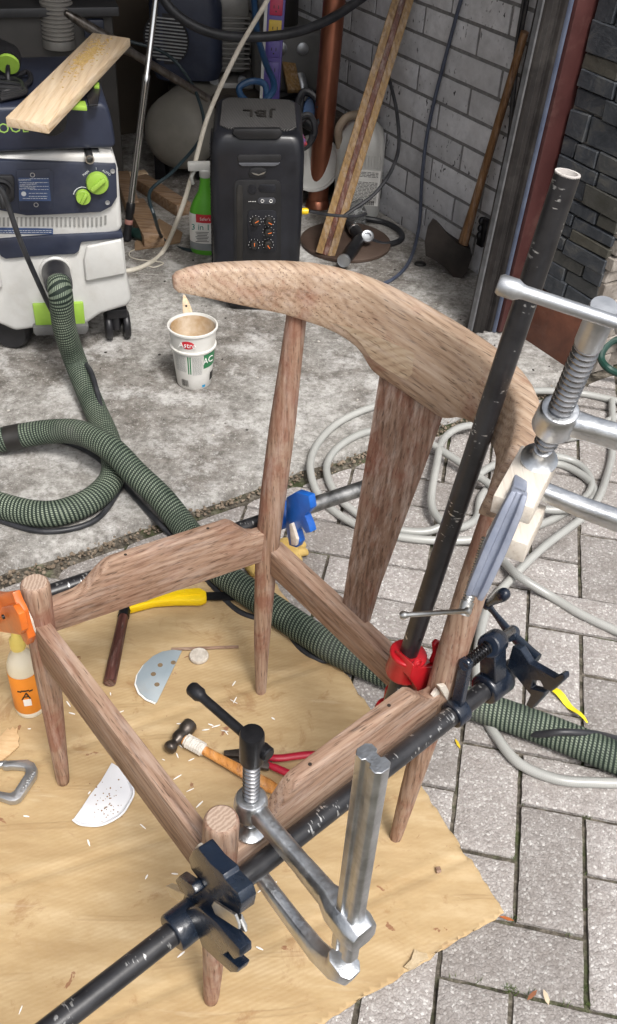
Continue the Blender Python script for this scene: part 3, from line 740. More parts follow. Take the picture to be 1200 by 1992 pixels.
# ---- deep silver bar clamps
def thread(mb, a, b_, r, pitch, n=18, depth=.0016):
    a, b_ = V3(a), V3(b_); L = (b_-a).length; k = int(L/pitch); prof = []
    for i in range(k):
        h = i*pitch; prof += [(r-depth, h), (r-depth*.9, h+pitch*.15), (r, h+pitch*.4), (r, h+pitch*.62), (r-depth*.9, h+pitch*.9)]
    prof.append((r-depth, L)); mb.lathe(prof, a, b_-a, n)
def bar_clamp(name, label, foot, top, armdir, reach, ring_h, low_h, bar_up, thr, handle, hmat, headmat, knob_r, headlen, headr, mat, lip=.0):
    """foot: pad contact, top: end of spindle, armdir: unit vector from spindle to the bar"""
    foot, top = V3(foot), V3(top); ax = (top-foot); L = ax.length; ax.normalize(); ad = (armdir - ax*armdir.dot(ax)).normalized(); sv = ax.cross(ad)
    t = thing(name, label, 'clamp', foot, group=None)
    MB().lathe([(.001,0),(.0175,0),(.0195,.002),(.0195,.0045),(.0165,.0065),(.0095,.0125),(.0085,.018),(.0095,.021),(.006,.023)], foot, ax, 24).build('swivel_pad', mat, t, ang=40)
    mb = MB(); mb.cyl(foot+ax*.016, foot+ax*.030, .0068, n=14); thread(mb, foot+ax*.030, top-ax*headlen*.9, thr, .0074, 20, .0028); mb.build('spindle', M_screw, t, ang=50)
    MB().lathe([(thr*.9,0),(headr*.92,.001),(headr,.004),(headr,headlen-.003),(headr*.93,headlen),(.001,headlen+.0004)], top-ax*headlen, ax, 22).build('spindle_head', headmat, t, ang=35)
    if handle:
        a, b_ = handle; d = (b_-a).normalized(); l = (b_-a).length
        mb = MB(); mb.lathe([(.001,0),(knob_r*.8,0),(knob_r,.003),(knob_r,.016),(knob_r*.72,.021),(knob_r*.66,.024),(knob_r*.66,l-.016),(knob_r,l-.013),(knob_r,l-.002),(knob_r*.8,l),(.001,l)], a, d, 18); mb.build('tommy_bar', hmat, t, ang=35)
    rc = foot+ax*ring_h
    mb = MB(); mb.lathe([(thr,-.018),(.0185,-.018),(.0215,-.012),(.0205,.010),(.0185,.0165),(thr,.0165)], rc, ax, 22)
    bp = rc + ad*reach
    sec = lambda p, w_, h, a_: [p+sv*w_+a_*h*.55, p+sv*w_*.55+a_*h, p-sv*w_*.55+a_*h, p-sv*w_+a_*h*.55, p-sv*w_-a_*h*.55, p-sv*w_*.55-a_*h, p+sv*w_*.55-a_*h, p+sv*w_-a_*h*.55]
    mb.rings([sec(rc+ad*.014, .0125, .0130, ax), sec(rc+ad*.035-ax*.001, .0105, .0135, ax), sec(rc+ad*reach*.55-ax*.002, .0105, .0150, ax), sec(rc+ad*(reach-.040)-ax*.003, .0115, .0170, ax), sec(rc+ad*(reach-.022)-ax*.004, .0180, .0200, ax), sec(bp+ad*.012-ax*.004, .0205, .0210, ax), sec(bp+ad*.026-ax*.004, .0175, .0175, ax)])
    mb.build('sliding_arm', mat, t, .0022, 2)
    # bar with a channel down its sides
    bo = lambda p: [p+ad*a_*.001+sv*b_*.001 for a_, b_ in ((-17,-5),(-13,-10),(-5,-10),(-3.5,-6.5),(3.5,-6.5),(5,-10),(13,-10),(17,-5),(17,5),(13,10),(5,10),(3.5,6.5),(-3.5,6.5),(-5,10),(-13,10),(-17,5))]
    MB().rings([bo(bp-ax*.07), bo(bp+ax*bar_up)]).build('bar', mat, t, .0006, 1)
    fj = foot - ax*low_h
    path = [(reach+.002, .045), (reach-.002, .022), (reach-.016, .004), (reach-.045, -.006), (reach*.55, -.004), (reach*.28, .002), (reach*.09, .010), (-.012, .016)]
    mb = MB(); R = []
    for i, (u, h) in enumerate(path):
        u0, h0 = path[max(i-1, 0)]; u1, h1 = path[min(i+1, len(path)-1)]
        tg = (ad*(u1-u0)+ax*(h1-h0)).normalized(); up = sv.cross(tg)
        w_ = (.0150,.0140,.0125,.0115,.0105,.0098,.0095,.0090)[i]; hh = (.020,.019,.018,.0165,.0140,.0120,.0100,.0085)[i]
        R.append(sec(fj+ad*u+ax*h, w_, hh, up))
    mb.rings(R); mb.build('fixed_jaw', mat, t, .002, 2)
    return t
pf, ptp = CL(.241, -.139, .405), CL(.241, -.139, .603)
hz = .572
bar_clamp('bar_clamp', 'silver bar clamp with black screw and tee handle beside the front right leg', pf, ptp, CW*1.0+CD*.02, .183, .058, .082, .295, .0105,
          (G(371, 1337, hz), G(524, 1470, hz)), M_black, M_black, .0092, .052, .0145, M_silver)
# second one, on the crest rail's right end
BZ = .903
bf = G(1047, 896, BZ)
for k in range(400):
    d_ = .60 + k*.001
    bt = AT(1176, 596, d_)
    if (bt-bf).length < .232: break
d_head = (bt-EYE).dot(CF)
rgt = AT(1250, 868, (bf-EYE).dot(CF)-.06) - AT(1095, 806, (bf-EYE).dot(CF)-.06)
hm = bt + (bf-bt).normalized()*.028
bar_clamp('bar_clamp', 'silver bar clamp with grey tee handle on the right end of the crest rail', bf, bt, rgt, .21, .074, .060, .16, .0122,
          (AT(968, 552, d_head+.002), AT(1236, 640, d_head-.006)), M_dull, M_dull, .0092, .050, .0128, M_silver)
# ---- small grey C-clamp
M_bgrey = pm('worn blue grey paint', (.22,.25,.33), (.33,.36,.44), 22, .5, .2, bump=.3, dust=.5, dustc=(.14,.13,.13))
s0, s1 = AT(1008, 962, .960), AT(925, 1152, 1.010)
ax = (s0-s1).normalized(); q0, q1 = AT(948, 1046, 1.080), AT(901, 1196, 1.085)
ax2 = (q0-q1).normalized(); inn = ((q0+q1)/2-(s0+s1)/2); inn = (inn-ax*inn.dot(ax)).normalized(); sv = ax.cross(inn)
t = thing('c_clamp', 'small worn blue grey C-clamp gripping the pale blocks at the crest end', 'clamp', s1)
mb = MB(); 
def bsec(p, w_, h, a_): return [p+sv*w_+a_*h, p+sv*w_*.35+a_*h*1.0, p+sv*w_*.30+a_*h*.4, p-sv*w_*.30+a_*h*.4, p-sv*w_*.35+a_*h, p-sv*w_+a_*h, p-sv*w_-a_*h, p+sv*w_-a_*h]
mb.rings([bsec(s1-ax*.004, .0095, .008, -inn), bsec(s1+ax*.012, .0105, .011, -inn), bsec((s0+s1)/2, .0115, .0125, -inn), bsec(s0-ax*.015, .0105, .011, -inn), bsec(s0+ax*.004, .0085, .0075, -inn)])
mb.beam(s0-ax*.004, s0-ax*.004+inn*.055, .015, .016, ax); mb.beam(s1+ax*.002, s1+ax*.002+inn*.050, .014, .016, ax)
mb.build('frame', M_bgrey, t, .0018, 2)
mb = MB(); thread(mb, q1+ax2*.014, q0, .0068, .0030, 14, .0011); mb.cyl(q1, q1+ax2*.016, .0070, .0082, 14); mb.build('screw', M_steel, t, ang=50)
tb0, tb1 = AT(778, 1197, 1.115), AT(914, 1188, 1.075)
d = (tb1-tb0).normalized(); l = (tb1-tb0).length
MB().lathe([(.001,0),(.0042,.001),(.0052,.004),(.0042,.008),(.0030,.010),(.0030,l-.006),(.0045,l-.004),(.0045,l),(.001,l+.002)], tb0, d, 14).build('tommy_bar', M_steel, t, ang=50)
# ---- scrap blocks on the crest end
ca = G(990, 985, .9); cb = G(1054, 865, .9); al = (cb-ca).normalized()
for k, (zz, nm, lab, L, wd, th) in enumerate(((.8905, 'upper', 'pale pine block lying on top of the right crest end under a clamp pad', .098, .041, .022), (.8160, 'lower', 'pale pine block clamped underneath the right crest end', .075, .045, .026))):
    c = G(1026, 922, .903)-EZ*.0125 if k == 0 else G(1006, 1008, .83)-EZ*.013
    mb = MB(); mb.beam(c-al*L/2, c+al*L/2, wd, th, EZ)
    o = mb.build('wood_block', M_pine, None, .0015, 2); solo(o, lab, 'wood block', c-EZ*th/2, 'pine blocks at the crest end')

# ================================================================== CARDBOARD AND WHAT LIES ON IT
cor = (G(715, 1292)-G(560, 1345)); CORA = math.atan2(cor.y, cor.x)
def card_mat():
    b = NB('corrugated cardboard'); v = b.coord('World', rot=(0, 0, -CORA)); vw = b.coord('World')
    wv = b.wave(v, 44, .8, 3, 1, 'Y'); n = b.noise(b.coord('World', (1, 4, 1), (0, 0, -CORA)), 5, 7, .68); f = b.noise(vw, 70, 5, .6)
    col = b.ramp(n, [(.3, (.36,.245,.125)), (.5, (.45,.325,.175)), (.7, (.54,.41,.245))])
    col = b.mix(b.math('MULTIPLY', wv, b.ramp(b.noise(b.coord('World', loc=(1, 4, 0)), 5, 3), [(.4, .04), (.65, .30)])), col, (.34,.215,.095))
    cr1 = b.ramp(b.wave(b.coord('World', (.25, 1, 1), (0, 0, -CORA)), 4.2, 3.5, 4, 1.6, 'Y'), [(.0, 0.0), (.93, 0.0), (.975, 1.0), (1.0, .3)]); cr1 = b.math('MULTIPLY', cr1, b.ramp(b.noise(b.coord('World', loc=(6, 1, 0)), 4.5, 3), [(.48, 0.0), (.6, 1.0)])); col = b.mix(b.math('MULTIPLY', cr1, .28), col, (.25,.16,.08))
    st = b.noise(vw, 11, 6, .7, .8); col = b.mix(b.ramp(st, [(.57, 0.0), (.66, .55)]), col, (.27,.145,.065))
    s2 = b.noise(b.coord('World', loc=(4, 2, 0)), 24, 4, .6, .5); col = b.mix(b.ramp(s2, [(.67, 0.0), (.70, .75)]), col, (.20,.07,.04))
    sc = b.noise(b.coord('World', (1, 7, 1), (0, 0, -CORA+.06), (1, 9, 0)), 6, 5, .7); col = b.mix(b.ramp(sc, [(.60, 0.0), (.74, .35)]), col, (.62,.52,.37))
    col = b.mix(b.ramp(f, [(.3, .25), (.5, 0.0)]), col, (.38,.25,.11))
    return b.done(col, .8, 0, b.bump(wv, .05, .0008, b.bump(f, .25, .001, b.bump(cr1, .2, .002))), .25)
M_card = card_mat()
CZ = .007
cpoly = [(-420,1220),(-60,1168),(200,1140),(400,1112),(520,1118),(640,1263),(703,1357),(981,1775),(560,2030),(-400,3100)]
cp = [G(x, y, CZ) for x, y in cpoly[:8]]; cA = cp[-1]; cp += [V3((cA.x-1.19, cA.y-.775, CZ)), V3((-1.5, .25, CZ))]; ctr = sum(cp, V3())/len(cp)
bm = bmesh.new(); x0, x1 = min(p.x for p in cp), max(p.x for p in cp); y0, y1 = max(-.1, min(p.y for p in cp)), max(p.y for p in cp)
NX_, NY_ = 210, 190
g = [[bm.verts.new((x0+(x1-x0)*i/NX_, y0+(y1-y0)*j/NY_, 0)) for i in range(NX_+1)] for j in range(NY_+1)]
for j in range(NY_):
    for i in range(NX_): bm.faces.new((g[j][i], g[j][i+1], g[j+1][i+1], g[j+1][i]))
for a, c in zip(cp, cp[1:]+cp[:1]):
    e = (c-a); n_ = V3((-e.y, e.x, 0)).normalized()
    if n_.dot(ctr-a) > 0: n_ = -n_
    if (a-ctr).length > 0: bmesh.ops.bisect_plane(bm, geom=bm.verts[:]+bm.edges[:]+bm.faces[:], plane_co=(a.x, a.y, 0), plane_no=n_, clear_outer=True)
kA, kB = G(420, 1173), G(832, 1850); kd_ = (kB-kA).normalized(); kn = V3((-kd_.y, kd_.x, 0))
folds = [(G(500, 1338), cor.normalized()), (G(740, 1745), cor.normalized()), (G(300, 1640), (G(420, 1600)-G(150, 1680)).normalized())]
for v_ in bm.verts:
    p = v_.co; d1 = abs((p-kA).dot(kn)); z = CZ + .0010*noise.noise(V3((p.x*4, p.y*4, 0))) + .0003*noise.noise(V3((p.x*18, p.y*18, 4)))
    z -= .0036*math.exp(-(d1/.005)**2); z += .0026*math.exp(-((d1-.014)/.007)**2)
    for fo, fd in folds:
        fn = V3((-fd.y, fd.x, 0)); dd = abs((p-fo).dot(fn)); z -= .0024*math.exp(-(dd/.0055)**2); z += .0014*math.exp(-((dd-.015)/.008)**2)
    if any(e.is_boundary for e in v_.link_edges):
        p.x += .0045*noise.noise(V3((p.x*55, p.y*55, 2))); p.y += .0045*noise.noise(V3((p.x*55, p.y*55, 7))); z += .0012+.003*noise.noise(V3((p.x*14, p.y*14, 9)))
    p.z = max(z, .0035)
bed_ = [e for e in bm.edges if e.is_boundary]
ex = bmesh.ops.extrude_edge_only(bm, edges=bed_)
for v_ in [q for q in ex['geom'] if isinstance(q, bmesh.types.BMVert)]: v_.co.z = max(v_.co.z-.0045, .001)
bmesh.ops.recalc_face_normals(bm, faces=bm.faces)
for f in bm.faces: f.smooth = True
me = bpy.data.meshes.new('cardboard_sheet'); bm.to_mesh(me); bm.free(); me.materials.append(M_card)
o = bpy.data.objects.new('cardboard_sheet', me); COL.objects.link(o)
solo(o, 'large flattened tan cardboard sheet spread under the chair', 'cardboard', (ctr.x, ctr.y, 0))
card = o
CT = .0085
mb = MB(); mb.prism([G(x, y, .0125+.002*math.sin(k*2.1)) for k, (x, y) in enumerate([(786,1880),(800,1866),(806,1846),(816,1852),(830,1854),(834,1864),(818,1870),(808,1882),(796,1886)])], EZ*-.004); mb.build('torn_ply', pm('pale torn ply', (.42,.32,.19), (.52,.42,.28), 60, .9, bump=.6, bdist=.002), card)
def flat(px, z, th, name, mat, root=None, bev=0):
    mb = MB(); mb.prism([G(x, y, z) for x, y in px], EZ*-th); return mb.build(name, mat, root, bev, 2)
def zz1(q): return [(x/2.857, 1080+y/2.857) for x, y in q]
def zz2(q): return [(300+x/2.609, 1280+y/2.609) for x, y in q]
# glue bottle
gb_ = G(60, 1376, CT)
t = thing('glue_bottle', 'glue bottle with orange label standing behind the front left leg', 'bottle', gb_)
M_cream = pm('cloudy plastic', (.72,.66,.50), (.80,.75,.62), 12, .35, bump=.1)
mb = MB(); mb.lathe([(.001,0),(.026,0),(.0275,.003),(.0278,.010),(.0275,.118),(.026,.130),(.021,.146),(.0135,.158),(.0120,.165),(.012,.170)], gb_, EZ, 26); mb.build('bottle', M_cream, t, ang=50)
M_olab = pm('orange label print', (.78,.24,.02), (.84,.31,.035), 9, .45, bump=.05, dust=.25, dustc=(.85,.45,.1))
mb = MB(); mb.lathe([(.0279,.014),(.0282,.0145),(.0282,.112),(.0279,.1125)], gb_, EZ, 30, caps=False); lab = mb.build('label', M_olab, t)
MB().lathe([(.0135,.168),(.0140,.172),(.0135,.190),(.0085,.196),(.006,.215),(.0035,.222),(.001,.222)], gb_, EZ, 18).build('cap', pm('cap plastic', (.78,.60,.12), (.85,.70,.2), 20, .4), t, ang=40)
M_ink = pm('black print', (.012,.011,.010), (.02,.018,.016), 40, .5, bump=0)
M_wht = pm('white print', (.78,.77,.74), (.84,.83,.80), 40, .5, bump=0)
def facing(base, r, h, deg):        # point, x-dir and y-dir on an upright cylinder, deg from the direction to the camera
    d = (EYE-V3(base)); d.z = 0; d.normalize(); d = Matrix.Rotation(rad(deg), 3, 'Z') @ d
    return V3(base)+d*r+EZ*h, EZ.cross(d), d
for s_, h_, dg, sz in (('A', .066, -8, .026),):
    p_, xd, d = facing(gb_, .0286, h_, dg); text(s_, sz, p_, xd, EZ+xd*.12, M_ink, lab)
p_, xd, d = facing(gb_, .0283, .048, -8); mb = MB(); mb.box((0,0,0), (.014,.0006,.018)); o = mb.build('badge', M_wht, None); o.data.transform(frame(xd, d, EZ, p_)); adopt(o, lab)
for k in range(4):
    p_, xd, d = facing(gb_, .0283, .078+.003*math.sin(k), 12-14*k); mb = MB(); mb.box((0,0,0), (.0075,.0005,.0035)); o = mb.build('print_bar', M_ink, None); o.data.transform(frame(xd, d, EZ, p_)); adopt(o, lab)
# yellow handled trowel knife
t = thing('putty_knife', 'yellow handled tool with dark blade lying under the left side rail', 'knife', G(340, 1160, CT))
M_yel = pm('yellow plastic', (.80,.52,.004), (.86,.60,.01), 14, .32, bump=.1, dust=.25, dustc=(.3,.2,.03))
flat([(240,1180),(285,1168),(318,1152),(360,1144),(388,1142),(401,1149),(402,1163),(390,1168),(340,1168),(300,1171),(250,1184)], CT+.020, .018, 'handle', M_yel, t, .004)
flat([(310,1162),(350,1155),(390,1152),(390,1155),(350,1158),(312,1166)], CT+.0215, .003, 'rib', M_yel, t)
flat([(396,1152),(470,1150),(478,1166),(396,1166)], CT+.008, .003, 'blade', M_black, t)
# dark wood handle
t = thing('file_handle', 'dark brown turned wooden handle with black ferrule on the cardboard', 'handle', G(226, 1260, CT))
a, b_ = G(213, 1328, CT+.013), G(240, 1200, CT+.013); d = (b_-a); L = d.length
W_dk = wood('oily dark handle wood', (.13,.05,.04), (.07,.026,.02), (.025,.01,.008), 'Y', ring=12, rough=.4)
MB().lathe([(.001,0),(.0115,0),(.0125,.003),(.0125,L*.3),(.0115,L*.6),(.0108,L)], a, d, 18).build('grip', W_dk, t, ang=40)
MB().lathe([(.0108,L),(.0122,L),(.0122,L+.025),(.006,L+.03),(.001,L+.03)], a, d, 18).build('ferrule', M_black, t, ang=40)
# blue grey half disc with holes
M_bsheet = pm('blue grey sheet', (.36,.44,.50), (.47,.54,.58), 10, .4, .35, bump=.1, dust=.5, dustc=(.50,.42,.33))
hd = zz1([(1010,530),(960,525),(900,535),(850,560),(800,605),(765,660),(755,710),(775,760),(815,795),(870,818)])
t = thing('sanding_disc', 'blue grey half disc with punched holes lying on the cardboard', 'sanding disc', G(305, 1315, CT))
flat(hd, CT+.006, .0022, 'half_disc', M_bsheet, t, .0004)
flat([(x-3, y+3) for x, y in hd], CT+.0035, .002, 'backing', M_wht, t)
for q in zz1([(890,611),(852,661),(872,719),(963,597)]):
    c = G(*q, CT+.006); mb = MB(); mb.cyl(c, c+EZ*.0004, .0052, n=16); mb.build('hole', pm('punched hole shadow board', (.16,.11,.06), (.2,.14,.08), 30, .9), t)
c = G(387, 1279, CT); mb = MB(); mb.lathe([(.001,0),(.0185,0),(.0195,.002),(.0195,.007),(.018,.009),(.001,.009)], c, EZ, 24)
solo(mb.build('wood_plug', pm('mottled pale plug', (.42,.37,.31), (.62,.57,.50), 90, .8, bump=.4), ang=40), 'small round mottled plug beside the half disc', 'wood plug', c)
mb = MB(); mb.beam(G(333, 1263, CT+.003), G(464, 1258, CT+.003), .0065, .003); solo(mb.build('wood_sliver', WX, None, .0005), 'thin reddish wood sliver lying on the cardboard by the plug', 'wood sliver', G(400, 1261, CT))
# hammer
t = thing('hammer', 'small ball peen hammer with taped orange brown handle on the cardboard', 'hammer', G(352, 1437, CT))
hf, hb = G(372, 1407, CT+.020), G(326, 1460, CT+.017); d = hb-hf; L = d.length
M_hst = pm('dark worn hammer steel', (.06,.05,.043), (.15,.13,.115), 22, .38, .8, bump=.3, dust=.3, dustc=(.16,.13,.11))
MB().lathe([(.001,0),(.0125,0),(.0145,.003),(.0145,.018),(.0115,.024),(.0125,L*.40),(.0135,L*.50),(.0125,L*.60),(.0082,L*.68),(.0085,L*.74),(.0120,L*.82),(.0130,L*.89),(.0110,L*.96),(.006,L*.995),(.001,L)], hf, d, 20).build('head', M_hst, t, ang=50)
h0, h1 = hf+d*.5+EZ*.0, G(536, 1536, CT+.013); hd_ = (h1-h0); L2 = hd_.length
W_or = wood('varnished hammer handle', (.62,.30,.09), (.50,.21,.05), (.28,.10,.025), 'Y', ring=8, rough=.4)
MB().lathe([(.0095,0),(.0100,.02),(.0088,L2*.3),(.0095,L2*.5),(.0118,L2*.75),(.0122,L2*.92),(.0105,L2*.99),(.004,L2)], h0, hd_, 16, flat=.8, nx=(hd_.y, -hd_.x, 0)).build('handle', W_or, t, ang=50)
mb = MB(); mb.spring(h0+hd_.normalized()*.016, h0+hd_.normalized()*.052, .0105, .0032, 7, 5, 10); mb.cyl(h0+hd_.normalized()*.014, h0+hd_.normalized()*.055, .0112, .0105, 12); mb.build('tape_wrap', pm('dirty white tape', (.60,.56,.50), (.74,.71,.66), 60, .6, bump=.4), t)
# pliers
t = thing('pliers', 'pliers with red grips lying behind the right side rail', 'pliers', G(500, 1480, CT))
def flt(q, z, th, nm, m_, bev=.001): return flat(zz2(q), z, th, nm, m_, t, bev)
flt([(352,468),(440,458),(500,468),(560,505),(585,535),(580,562),(540,555),(470,512),(430,498),(358,492)], CT+.016, .008, 'jaw', M_hst)
flt([(350,490),(430,500),(470,515),(560,520),(600,510),(598,530),(540,560),(470,552),(405,540),(360,512)], CT+.008, .007, 'jaw', M_hst)
pv = G(*zz2([(528, 528)])[0], CT+.016); MB().lathe([(.006,0),(.006,.002),(.001,.0025)], pv, EZ, 14).build('rivet', M_steel, t)
M_grip = pm('dark red vinyl grip', (.33,.005,.022), (.42,.012,.035), 20, .35, bump=.15)
for q in ([(575,505),(640,508),(720,498),(800,490),(900,500),(960,530)], [(575,540),(640,568),(700,595),(760,630),(830,680)]):
    pts = crom([G(*p, CT+.010) for p in zz2(q)], 6); MB().tube(pts, [.0072 if 2 < k < len(pts)-3 else .006 for k in range(len(pts))], 12, flat=.8).build('grip', M_grip, t, ang=60)
# white half lid
M_lid = pm('white plastic lid', (.66,.67,.70), (.76,.77,.79), 8, .45, bump=.1, dust=.0)
wl = zz1([(620,1152),(560,1255),(500,1330),(455,1400),(405,1470),(440,1494),(500,1503),(560,1500),(620,1476),(680,1435),(720,1375),(742,1320),(725,1260),(700,1200)])
t = thing('broken_lid', 'white broken half of a plastic lid lying on the cardboard', 'lid', G(200, 1550, CT))
flat(wl, CT+.005, .0022, 'lid_plate', M_lid, t, .0006)
rim = crom([G(x, y, CT+.0065) for x, y in wl[4:]], 5); MB().tube(rim, .0022, 8).build('rim', M_lid, t, ang=60)
rim = crom([G(x*.93+.07*200, y*.93+.07*1545, CT+.0055) for x, y in wl[4:]], 5); MB().tube(rim, .0010, 6).build('inner_ridge', M_lid, t, ang=60)
sp_ = MB()
for _ in range(70):
    x, y = random.gauss(213, 14), random.gauss(1570, 24)
    if y > 1600 or y < 1510 or x > 240-(1545-y)*.1: continue
    c = G(x, y, CT+.0051); r_ = random.uniform(.0006, .0016); sp_.lathe([(r_, 0), (r_, .0004)], c, EZ, 6)
sp_.build('glue_specks', pm('brown dried specks', (.20,.11,.05), (.3,.18,.1), 60, .8), t)
# grey C clamp on the cardboard
t = thing('c_clamp', 'small grey iron C-clamp frame lying at the left edge of the cardboard', 'clamp', G(30, 1520, CT))
cl = zz1([(5,1165),(12,1148),(40,1138),(150,1132),(190,1150),(207,1182),(200,1222),(150,1296),(112,1350),(85,1364),(50,1366),(0,1348),(-80,1322),(-80,1292),(0,1308),(55,1318),(75,1308),(138,1212),(140,1190),(128,1178),(60,1172),(35,1176),(15,1174)])
fr = flat(cl, CT+.016, .014, 'frame', M_dull, t, .003)
a, b_ = G(*zz1([(120,1315)])[0], CT+.0162), G(*zz1([(190,1200)])[0], CT+.0162)
text('ADJUSTABLE', .0085, (a+b_)/2, b_-a, EZ.cross(b_-a), M_steel, fr, depth=.0006)
MB().lathe([(.0045,-.010),(.0062,-.008),(.0062,.004),(.0045,.006)], G(*zz1([(22,1160)])[0], CT+.010), (1,.3,0), 12).build('anvil', M_dull, t)
# broken scrap
o = flat(zz1([(-90,1180),(-60,1040),(0,1008),(42,958),(55,972),(72,950),(84,968),(100,950),(94,985),(108,1008),(100,1035),(106,1055),(60,1100),(20,1132)]), CT+.0055, .004, 'card_scrap', pm('split tan veneer', (.52,.34,.17), (.62,.44,.25), 40, .7, stretch=(1,4,1)), None, .0006)
solo(o, 'torn tan scrap with jagged end at the left edge of the cardboard', 'scrap', G(10, 1445, CT))
o = flat([(847,1686),(856,1685),(859,1694),(850,1697)], CT+.005, .005, 'wood_chip', WX, None, .0006); solo(o, 'tiny square brown chip on the right part of the cardboard', 'wood chip', G(853, 1691, CT))
# white wood shavings
ws = MB()
pos = [(348,1408),(455,1365),(280,1330),(290,1345),(210,1375),(235,1385),(140,1388),(215,1350),(57,1418),(345,1512),(370,1537),(345,1560),(388,1565),(365,1570),(278,1608),(285,1706),(352,1857),(400,1420),(410,1410),(440,1425),(420,1413),(437,1422),(350,1450),(345,1470),(300,1500),(318,1478),(372,1478),(455,1330),(457,1362),(300,1360),(235,1520),(425,1850),(340,1700),(710,1780),(505,1845),(40,1965)]
for (x, y) in pos + [(random.uniform(30, 560), random.uniform(1330, 1760)) for _ in range(12)]:
    c = G(x, y, CT+.001); a_ = random.uniform(0, 3.14); L = random.uniform(.003, .0085); d = V3((math.cos(a_), math.sin(a_), 0))*L; sdv = V3((-d.y, d.x, 0)).normalized()*random.uniform(.0008, .0016)
    ws.prism([c-d-sdv*.4, c-sdv, c+d*.9-sdv*.6, c+d+sdv*.5, c+sdv*1.1, c-d+sdv*.5], EZ*.0008+d*.05)
o = ws.build('wood_shavings', pm('white shaving', (.80,.78,.74), (.86,.84,.80), 30, .7)); o['kind'] = 'stuff'; o['label'] = 'white plastic and wood shavings scattered on the cardboard'; o['category'] = 'shavings'
# glove
W_gl = pm('tan suede', (.46,.30,.08), (.58,.41,.14), 25, .9, bump=.5, bdist=.003)
t = thing('work_glove', 'crumpled tan leather work glove lying behind the back left leg', 'glove', G(520, 1095))
def blob(pts, rad_, nm, seed, fl=.55):
    mb = MB(); P = crom(pts, 6); n = 14; R = []
    for i, p in enumerate(P):
        u = i/(len(P)-1); r_ = rad_*(max(.15, min(1, u/.12)))**.5*(max(.2, min(1, (1-u)/.12)))**.5; ring = []
        tg = (P[min(i+1, len(P)-1)]-P[max(i-1, 0)]).normalized(); nx = tg.cross(EZ).normalized()
        for k in range(n):
            a_ = 2*math.pi*k/n; q = p + nx*math.cos(a_)*r_ + EZ*math.sin(a_)*r_*fl
            q += (q-p)*.35*noise.noise(q*34+V3((seed, 0, 0)))
            if q.z < .001: q.z = .001
            ring.append(q)
        R.append(ring)
    mb.rings(R); return mb.build(nm, W_gl, t, ang=70)
blob([G(475, 1098, .016), G(505, 1090, .022), G(545, 1076, .020), G(580, 1066, .016)], .036, 'palm', 1)
for k, (a, b_) in enumerate((((570,1068),(592,1056)), ((572,1075),(598,1072)), ((560,1084),(588,1090)), ((545,1092),(565,1104)), ((500,1102),(528,1122)))):
    blob([G(*a, .014), G((a[0]+b_[0])/2, (a[1]+b_[1])/2, .016), G(*b_, .011)], .0125, 'finger', k+3, .8)
# yellow tape strip on the pavers
a, b_ = G(1076, 1343, .004), G(1142, 1408, .004); mb = MB()
R = []
for k in range(9):
    p = a+(b_-a)*k/8 + EZ*(.004*math.sin(k*1.2)+.004); d = (b_-a).normalized(); sdv = V3((-d.y, d.x, .25*math.sin(k*.9))).normalized()*(.007 if k < 6 else .007-.0018*(k-5))
    R.append([p-sdv, p+sdv, p+sdv-EZ*.0005, p-sdv-EZ*.0005])
mb.rings(R); solo(mb.build('yellow_strip', pm('yellow ribbon', (.80,.62,.01), (.86,.7,.03), 20, .4)), 'yellow plastic strip curling on the pavers below the clamp head', 'strip', a)
# a few dead leaves in the joints
for k, (x, y, lab) in enumerate(((890, 1447, 'small yellow leaf in a paver joint by the back right leg'), (985, 1787, 'small orange leaf beside the cardboard corner'), (1035, 1936, 'curled brown leaf in the joint near the bottom'), (1062, 1940, 'pale straw leaf in the joint near the bottom right'))):
    c = G(x, y, .002); mb = MB(); d = V3((math.cos(1.9+k), math.sin(1.9+k), 0)); sdv = V3((-d.y, d.x, 0)); L = .012
    mb.prism([c-d*L, c-d*L*.3+sdv*.0034+EZ*.002, c+d*L*.5+sdv*.003+EZ*.003, c+d*L, c+d*L*.4-sdv*.003, c-d*L*.4-sdv*.003], EZ*.0008)
    cc_ = ((.55,.38,.02), (.42,.12,.03), (.30,.12,.06), (.62,.50,.36))[k]
    solo(mb.build('leaf', pm('leaf %d' % k, cc_, tuple(q*1.2 for q in cc_), 60, .7)), lab, 'leaf', c, 'dead leaves on the pavers')

# ================================================================== HOSES
def surf(p): return FZ if p.dot(EN) > SLAB_N else 0.0
def braid_mat():
    b = NB('green braided sleeve'); uv = b.n('ShaderNodeTexCoord').outputs['UV']; sp = b.n('ShaderNodeSeparateXYZ'); b.l(uv, sp.inputs[0])
    u, v = sp.outputs[0], sp.outputs[1]
    a = b.math('FRACT', b.math('ADD', b.math('MULTIPLY', u, 122.0), b.math('MULTIPLY', v, 3.0)))
    c = b.math('FRACT', b.math('ADD', b.math('MULTIPLY', v, 40.0), b.math('MULTIPLY', u, 61.0)))
    da = b.math('MULTIPLY', b.math('GREATER_THAN', a, .50), b.math('GREATER_THAN', c, .36))
    n = b.noise(b.coord('Object'), 9, 6, .7)
    lightc = b.ramp(n, [(.35, (.12,.155,.115)), (.6, (.26,.305,.23))])
    col = b.mix(da, b.ramp(n, [(.3, (.008,.015,.011)), (.7, (.020,.033,.025))]), lightc)
    col = b.mix(b.ramp(b.noise(b.coord('Object', loc=(5,0,0)), 5, 6, .7), [(.55, 0.0), (.72, .6)]), col, (.10,.105,.095))
    tri = b.math('ABSOLUTE', b.math('SUBTRACT', a, .5))
    return b.done(col, .7, 0, b.bump(b.math('ADD', da, tri), .55, .0018), .3)
M_braid = braid_mat()
HR = .0305
